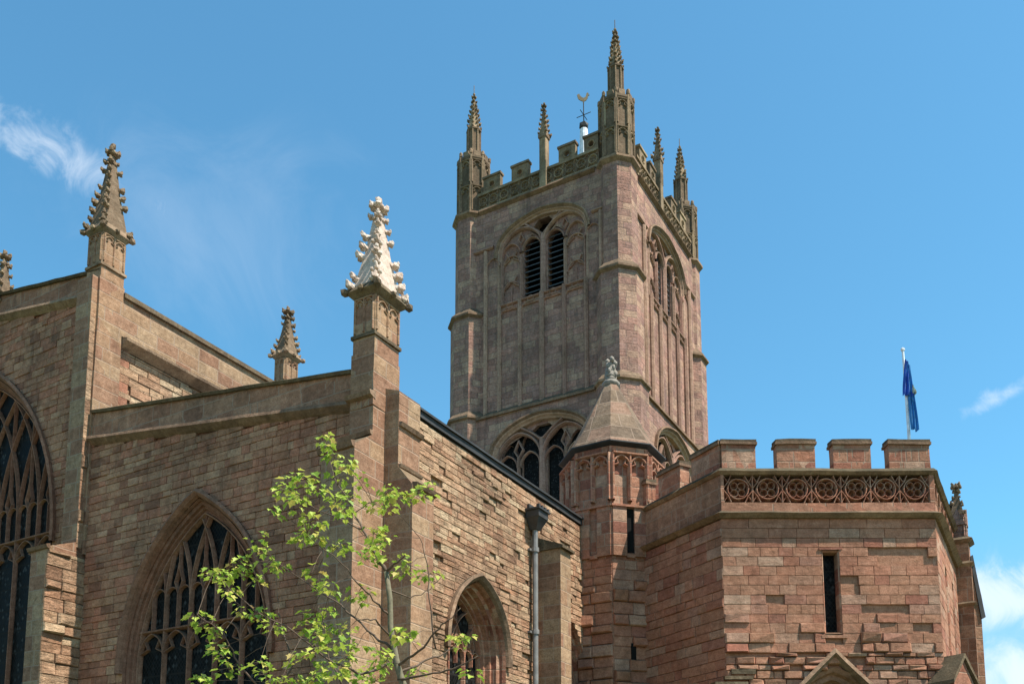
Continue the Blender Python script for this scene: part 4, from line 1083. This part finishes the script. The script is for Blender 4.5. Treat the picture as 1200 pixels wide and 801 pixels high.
# ------------------------------------------------------------------ pinnacled pier on the far corner of the porch
PP = Vector((11.66, 24.28, 0)); tm = Matrix.Rotation(CH, 3, 'Z')
def tf(i, d):
    nr = tm @ Vector(((-1, 0, 0), (0, -1, 0), (1, 0, 0), (0, 1, 0))[i]); return F(PP + nr * d, Vector((-nr.y, nr.x, 0)), nr)
def pier2(bm, a, b, z0, z1):
    w = [[PP + tm @ Vector((x * s, y * s, 0)) for x, y in ((-1, -1), (1, -1), (1, 1), (-1, 1))] for s in (a, b)]
    hexa(bm, [p + Vector((0, 0, z0)) for p in w[0]] + [p + Vector((0, 0, z1)) for p in w[1]])
bm = new(); pier2(bm, .26, .26, 0, 8.95); pier2(bm, .225, .225, 8.95, 9.6); pr_ = obj('corner_pier', bm, 'brown_dressed', PO, 'slim pier with a small pinnacle at the far right edge')
bm = new()
for z_ in (7.9, 8.95, 9.6): pier2(bm, .24, .33, z_ - .06, z_ + .03); pier2(bm, .33, .22, z_ + .031, z_ + .12)
obj('string_course', bm, 'string', pr_)
bm = new(); pier2(bm, .17, .17, 9.65, 10.35)
for i in (0, 1, 2):
    f = tf(i, .17); prism(bm, f, [(-.19, 10.05), (.19, 10.05), (0, 10.5)], [], -.1, .05); light_panels(bm, f, -.14, .14, 9.75, 10.25, 1, .04, .035)
spire_bm = new(); spire(spire_bm, (0, 0), 10.3, .95, .17, 4, 5, .085)
for v in spire_bm.verts: v.co = PP + tm @ v.co
obj('pinnacle', bm, 'tower', pr_); obj('spire', spire_bm, 'lichen', pr_)
fS = F(PP, (1, 0, 0), (0, -1, 0))
bm = new(); prism(bm, fS, [(.0, 0), (.36, 0), (.36, 7.7), (.16, 9.0), (.0, 9.0)], [], -.2, .18); obj('buttress', bm, 'brown_dressed', pr_)
bm = new(); prism(bm, fS, [(.34, 7.55), (.45, 7.6), (.22, 9.25), (.14, 9.2)], [], -.22, .22); obj('coping', bm, 'lead', pr_)

# ------------------------------------------------------------------ young tree
TREE_LEAVES, TREE_BRANCHES = [[[-1.74, 8.58, 5.43, 8], [-1.75, 9.07, 5.5, 9], [-1.59, 8.79, 5.27, 9], [-1.71, 9.17, 5.3, 6], [-2.27, 9.2, 5.18, 11], [-1.91, 8.3, 4.79, 9], [-1.82, 8.22, 4.87, 8], [-1.98, 9.54, 5.34, 10], [-2.02, 8.61, 4.82, 5], [-1.62, 8.57, 4.81, 9], [-1.72, 9.79, 5.36, 9], [-1.63, 8.95, 4.87, 6], [-1.41, 9.54, 5.17, 7], [-1.2, 8.96, 5.08, 8], [-1.11, 9.22, 5.14, 10], [-1.15, 8.44, 4.76, 8], [-0.94, 9.22, 5.16, 8], [-0.89, 9.59, 5.35, 6], [-1.95, 9.04, 4.74, 8], [-2.11, 9.39, 4.76, 8], [-1.94, 9.27, 4.72, 7], [-1.77, 8.3, 4.59, 5], [-1.79, 9.41, 4.66, 8], [-1.64, 9.15, 4.59, 5], [-1.29, 8.68, 4.56, 9], [-1.16, 8.25, 4.33, 9], [-1.44, 9.58, 4.69, 7], [-1.39, 8.96, 4.4, 5], [-2.57, 9.35, 4.74, 4], [-2.59, 9.61, 4.69, 7], [-2.73, 9.34, 4.48, 9], [-2.98, 9.67, 4.44, 9], [-2.82, 8.83, 4.22, 6], [-2.72, 9.48, 4.45, 7], [-2.69, 8.91, 4.09, 8], [-2.43, 9.7, 4.56, 7], [-2.63, 9.61, 4.38, 5], [-2.17, 8.36, 4.13, 4], [-1.8, 8.42, 4.11, 4], [-1.68, 8.55, 3.99, 7], [-1.97, 9.74, 4.4, 4], [-1.46, 8.9, 4.05, 7], [-1.42, 9.2, 4.1, 5], [-2.33, 8.68, 3.78, 7], [-2.28, 9.01, 3.74, 7], [-2.5, 8.82, 3.88, 5], [-2.94, 8.76, 3.79, 5], [-2.89, 9.14, 3.73, 5], [-2.98, 9.13, 3.83, 3], [-2.05, 9.65, 4.01, 9], [-2.03, 9.29, 3.81, 8], [-1.97, 9.69, 3.88, 8], [-1.87, 9.57, 4.05, 7], [-1.81, 9.79, 3.9, 7], [-1.89, 9.27, 3.68, 6], [-2.58, 8.46, 3.35, 9], [-2.86, 9.58, 3.46, 7], [-3.03, 9.74, 3.69, 4], [-3.18, 9.65, 3.34, 6], [-2.95, 9.11, 3.26, 5], [-1.09, 9.34, 4.37, 6], [-0.94, 8.54, 4.21, 5], [-0.83, 9.53, 4.43, 6], [-0.85, 9.12, 4.28, 4], [-1.02, 8.66, 3.62, 6], [-0.9, 8.3, 3.5, 5], [-1.34, 9.57, 3.61, 9], [-1.41, 9.78, 3.52, 9], [-1.11, 8.34, 3.28, 8], [-1.67, 9.48, 3.55, 9], [-1.5, 8.86, 3.3, 9], [-1.56, 8.44, 3.18, 9], [-1.72, 8.67, 3.3, 8], [-1.95, 9.43, 3.32, 9], [-2.16, 9.6, 3.35, 8], [-2.01, 8.27, 3.09, 7], [-2.39, 9.18, 3.32, 6], [-2.2, 8.27, 3.26, 5], [-1.47, 9.35, 3.31, 9], [-1.25, 8.73, 3.18, 9], [-0.95, 9.61, 3.44, 6], [-0.57, 9.77, 3.8, 7], [-0.45, 9.01, 3.62, 5], [-0.42, 9.8, 3.43, 5], [-1.5, 8.7, 3.67, 4], [-1.71, 8.32, 3.39, 5], [-1.49, 9.16, 3.61, 7], [-1.53, 8.25, 3.41, 8], [-1.88, 8.52, 3.35, 7], [-1.13, 8.85, 4.37, 3], [-1.48, 9.18, 5.26, 4], [-2.03, 8.45, 5.01, 3], [-2.13, 8.27, 4.62, 3]], [[[-1.03, 9, 3.19, 0.035], [-1.09, 9, 3.37, 0.033], [-1.12, 9, 3.53, 0.03], [-1.16, 9, 3.74, 0.028], [-1.17, 9, 4.03, 0.026], [-1.21, 9, 4.29, 0.024]], [[-1.21, 9, 4.29, 0.02], [-1.33, 9.1, 4.5, 0.014], [-1.48, 9.2, 4.78, 0.011], [-1.58, 9.3, 4.99, 0.008], [-1.81, 9.4, 5.39, 0.005], [-1.94, 9.5, 5.87, 0.003]], [[-1.21, 9, 4.29, 0.016], [-1.12, 8.9, 4.34, 0.01], [-1.01, 8.8, 4.39, 0.005]], [[-1.48, 9.2, 4.78, 0.008], [-1.71, 9.3, 4.92, 0.006], [-2.08, 9.4, 5.12, 0.005], [-2.34, 9.5, 5.34, 0.003]], [[-1.17, 9, 3.86, 0.012], [-1.29, 8.9, 3.96, 0.009], [-1.39, 8.8, 4.06, 0.007], [-1.59, 8.7, 4.28, 0.005], [-1.87, 8.5, 4.5, 0.003]], [[-1.14, 9, 3.53, 0.014], [-1.41, 9.2, 3.76, 0.011], [-1.71, 9.4, 4.07, 0.008], [-1.99, 9.5, 4.26, 0.006], [-2.46, 9.6, 4.6, 0.003]], [[-1.12, 9, 3.41, 0.016], [-1.42, 8.8, 3.25, 0.012], [-1.72, 8.7, 3.39, 0.009], [-1.96, 8.5, 3.58, 0.007], [-2.29, 8.4, 3.75, 0.005], [-2.56, 8.3, 4.0, 0.003]], [[-2.25, 9.3, 3.25, 0.012], [-2.14, 9.3, 3.47, 0.01], [-2.3, 9.4, 3.83, 0.007], [-2.35, 9.4, 4.14, 0.004], [-2.39, 9.4, 4.45, 0.003]], [[-2.37, 8.8, 3.16, 0.011], [-2.55, 8.7, 3.39, 0.008], [-2.63, 8.6, 3.6, 0.005], [-2.84, 8.5, 3.74, 0.003]], [[-1.09, 9, 3.37, 0.016], [-0.87, 8.8, 3.47, 0.012], [-0.71, 8.7, 3.63, 0.009], [-0.58, 8.6, 3.72, 0.006], [-0.47, 8.6, 3.83, 0.003]], [[-1.08, 9, 3.3, 0.014], [-0.87, 9.2, 3.45, 0.01], [-0.67, 9.3, 3.55, 0.007], [-0.47, 9.4, 3.72, 0.003]], [[-0.71, 8.8, 3.49, 0.009], [-0.77, 8.7, 3.95, 0.006], [-0.79, 8.7, 4.28, 0.005], [-0.85, 8.6, 4.49, 0.003]], [[-1.19, 9, 4.12, 0.01], [-0.99, 9.1, 4.06, 0.006], [-0.8, 9.2, 4.17, 0.004], [-0.67, 9.2, 4.34, 0.002]], [[-1.08, 9, 3.24, 0.014], [-0.78, 8.7, 3.23, 0.009], [-0.54, 8.6, 3.26, 0.009], [-0.31, 8.5, 3.36, 0.004]], [[-1.16, 9, 3.66, 0.01], [-1.26, 8.7, 3.75, 0.008], [-1.36, 8.6, 3.72, 0.006]], [[-1.65, 9.2, 3.23, 0.012], [-1.8, 9.3, 3.51, 0.008], [-1.85, 9.3, 3.81, 0.005], [-1.92, 9.3, 4.03, 0.003]], [[-1.99, 9.5, 4.26, 0.005], [-1.95, 9.5, 4.52, 0.004], [-1.87, 9.5, 4.7, 0.002]], [[-1.58, 9.3, 4.99, 0.006], [-1.46, 9.3, 5.08, 0.004], [-1.25, 9.2, 5.09, 0.003], [-0.84, 9.1, 5.16, 0.002]]]]
trb = Vector((-.98, 9.0, 0))
TT = thing('young_tree', trb, 'young tree with sparse yellow green spring leaves in front of the church', 'tree', church=False)
bm = new(); b0 = TREE_BRANCHES[0]
pts = [(trb.x, 9, 0), (trb.x + .03, 9.02, 1.2), (trb.x - .02, 9, 2.2)] + [b[:3] for b in b0]; rd = [.06, .05, .042] + [b[3] for b in b0]
tube(bm, pts, rd, 9); trunk = obj('trunk', bm, 'bark', TT, smooth=True)
extra = []
for b in TREE_BRANCHES[1:]:
    bm = new(); pts = []; rr = []
    for i in range(len(b) - 1):
        for s in range(4):
            t = s / 4; p = Vector(b[i][:3]).lerp(Vector(b[i + 1][:3]), t)
            if s: p += Vector((random.uniform(-1, 1), random.uniform(-1, 1), random.uniform(-1, 1))) * .012
            pts.append(p); rr.append(b[i][3] * (1 - t) + b[i + 1][3] * t)
    pts.append(Vector(b[-1][:3])); rr.append(b[-1][3]); extra += pts
    tube(bm, pts, rr, 6); obj('branch', bm, 'twig', TT, smooth=True)
bm = new(); tw = new()
LEAF = [(0, 0), (.18, .10), (.50, .18), (.40, .36), (.62, .62), (.34, .62), (.20, .74), (0, 1.0), (-.20, .74), (-.34, .62), (-.62, .62), (-.40, .36), (-.50, .18), (-.18, .10)]
for (x, y, z, n) in TREE_LEAVES:
    c = Vector((x, y, z)); near = min(extra, key=lambda p: (p - c).length)
    mid = (near + c) / 2 + Vector((0, 0, .03))
    tube(tw, [near, mid, c], [.004, .003, .0015], 4)
    for k in range(int(n * 2.2) + 2):
        an = random.uniform(0, 2 * math.pi); rad = random.uniform(.02, .11)
        st = c + Vector((math.cos(an) * rad, math.sin(an) * rad, random.uniform(-.06, .07)))
        droop = random.uniform(-1.0, .15); dirn = Vector((math.cos(an), math.sin(an), droop)).normalized()
        side = dirn.cross(Vector((random.uniform(-.35, .35), random.uniform(-.35, .35), 1))).normalized(); nr = side.cross(dirn)
        L_ = random.uniform(.035, .095)
        tube(tw, [c, st], [.0012, .001], 3, caps=False)
        cen = bm.verts.new(st + dirn * L_ * .45 - nr * L_ * .08)
        vv = [bm.verts.new(st + dirn * b * L_ + side * a * L_ * .8 + nr * abs(a) * L_ * .25 - nr * b * b * L_ * .2) for a, b in LEAF]
        for i in range(len(vv)): bm.faces.new([cen, vv[i], vv[(i + 1) % len(vv)]])
cr = obj('crown', bm, 'leaf', TT); obj('twigs', tw, 'twig', cr)

for o in bpy.data.objects:
    if '_base' in o: del o['_base']
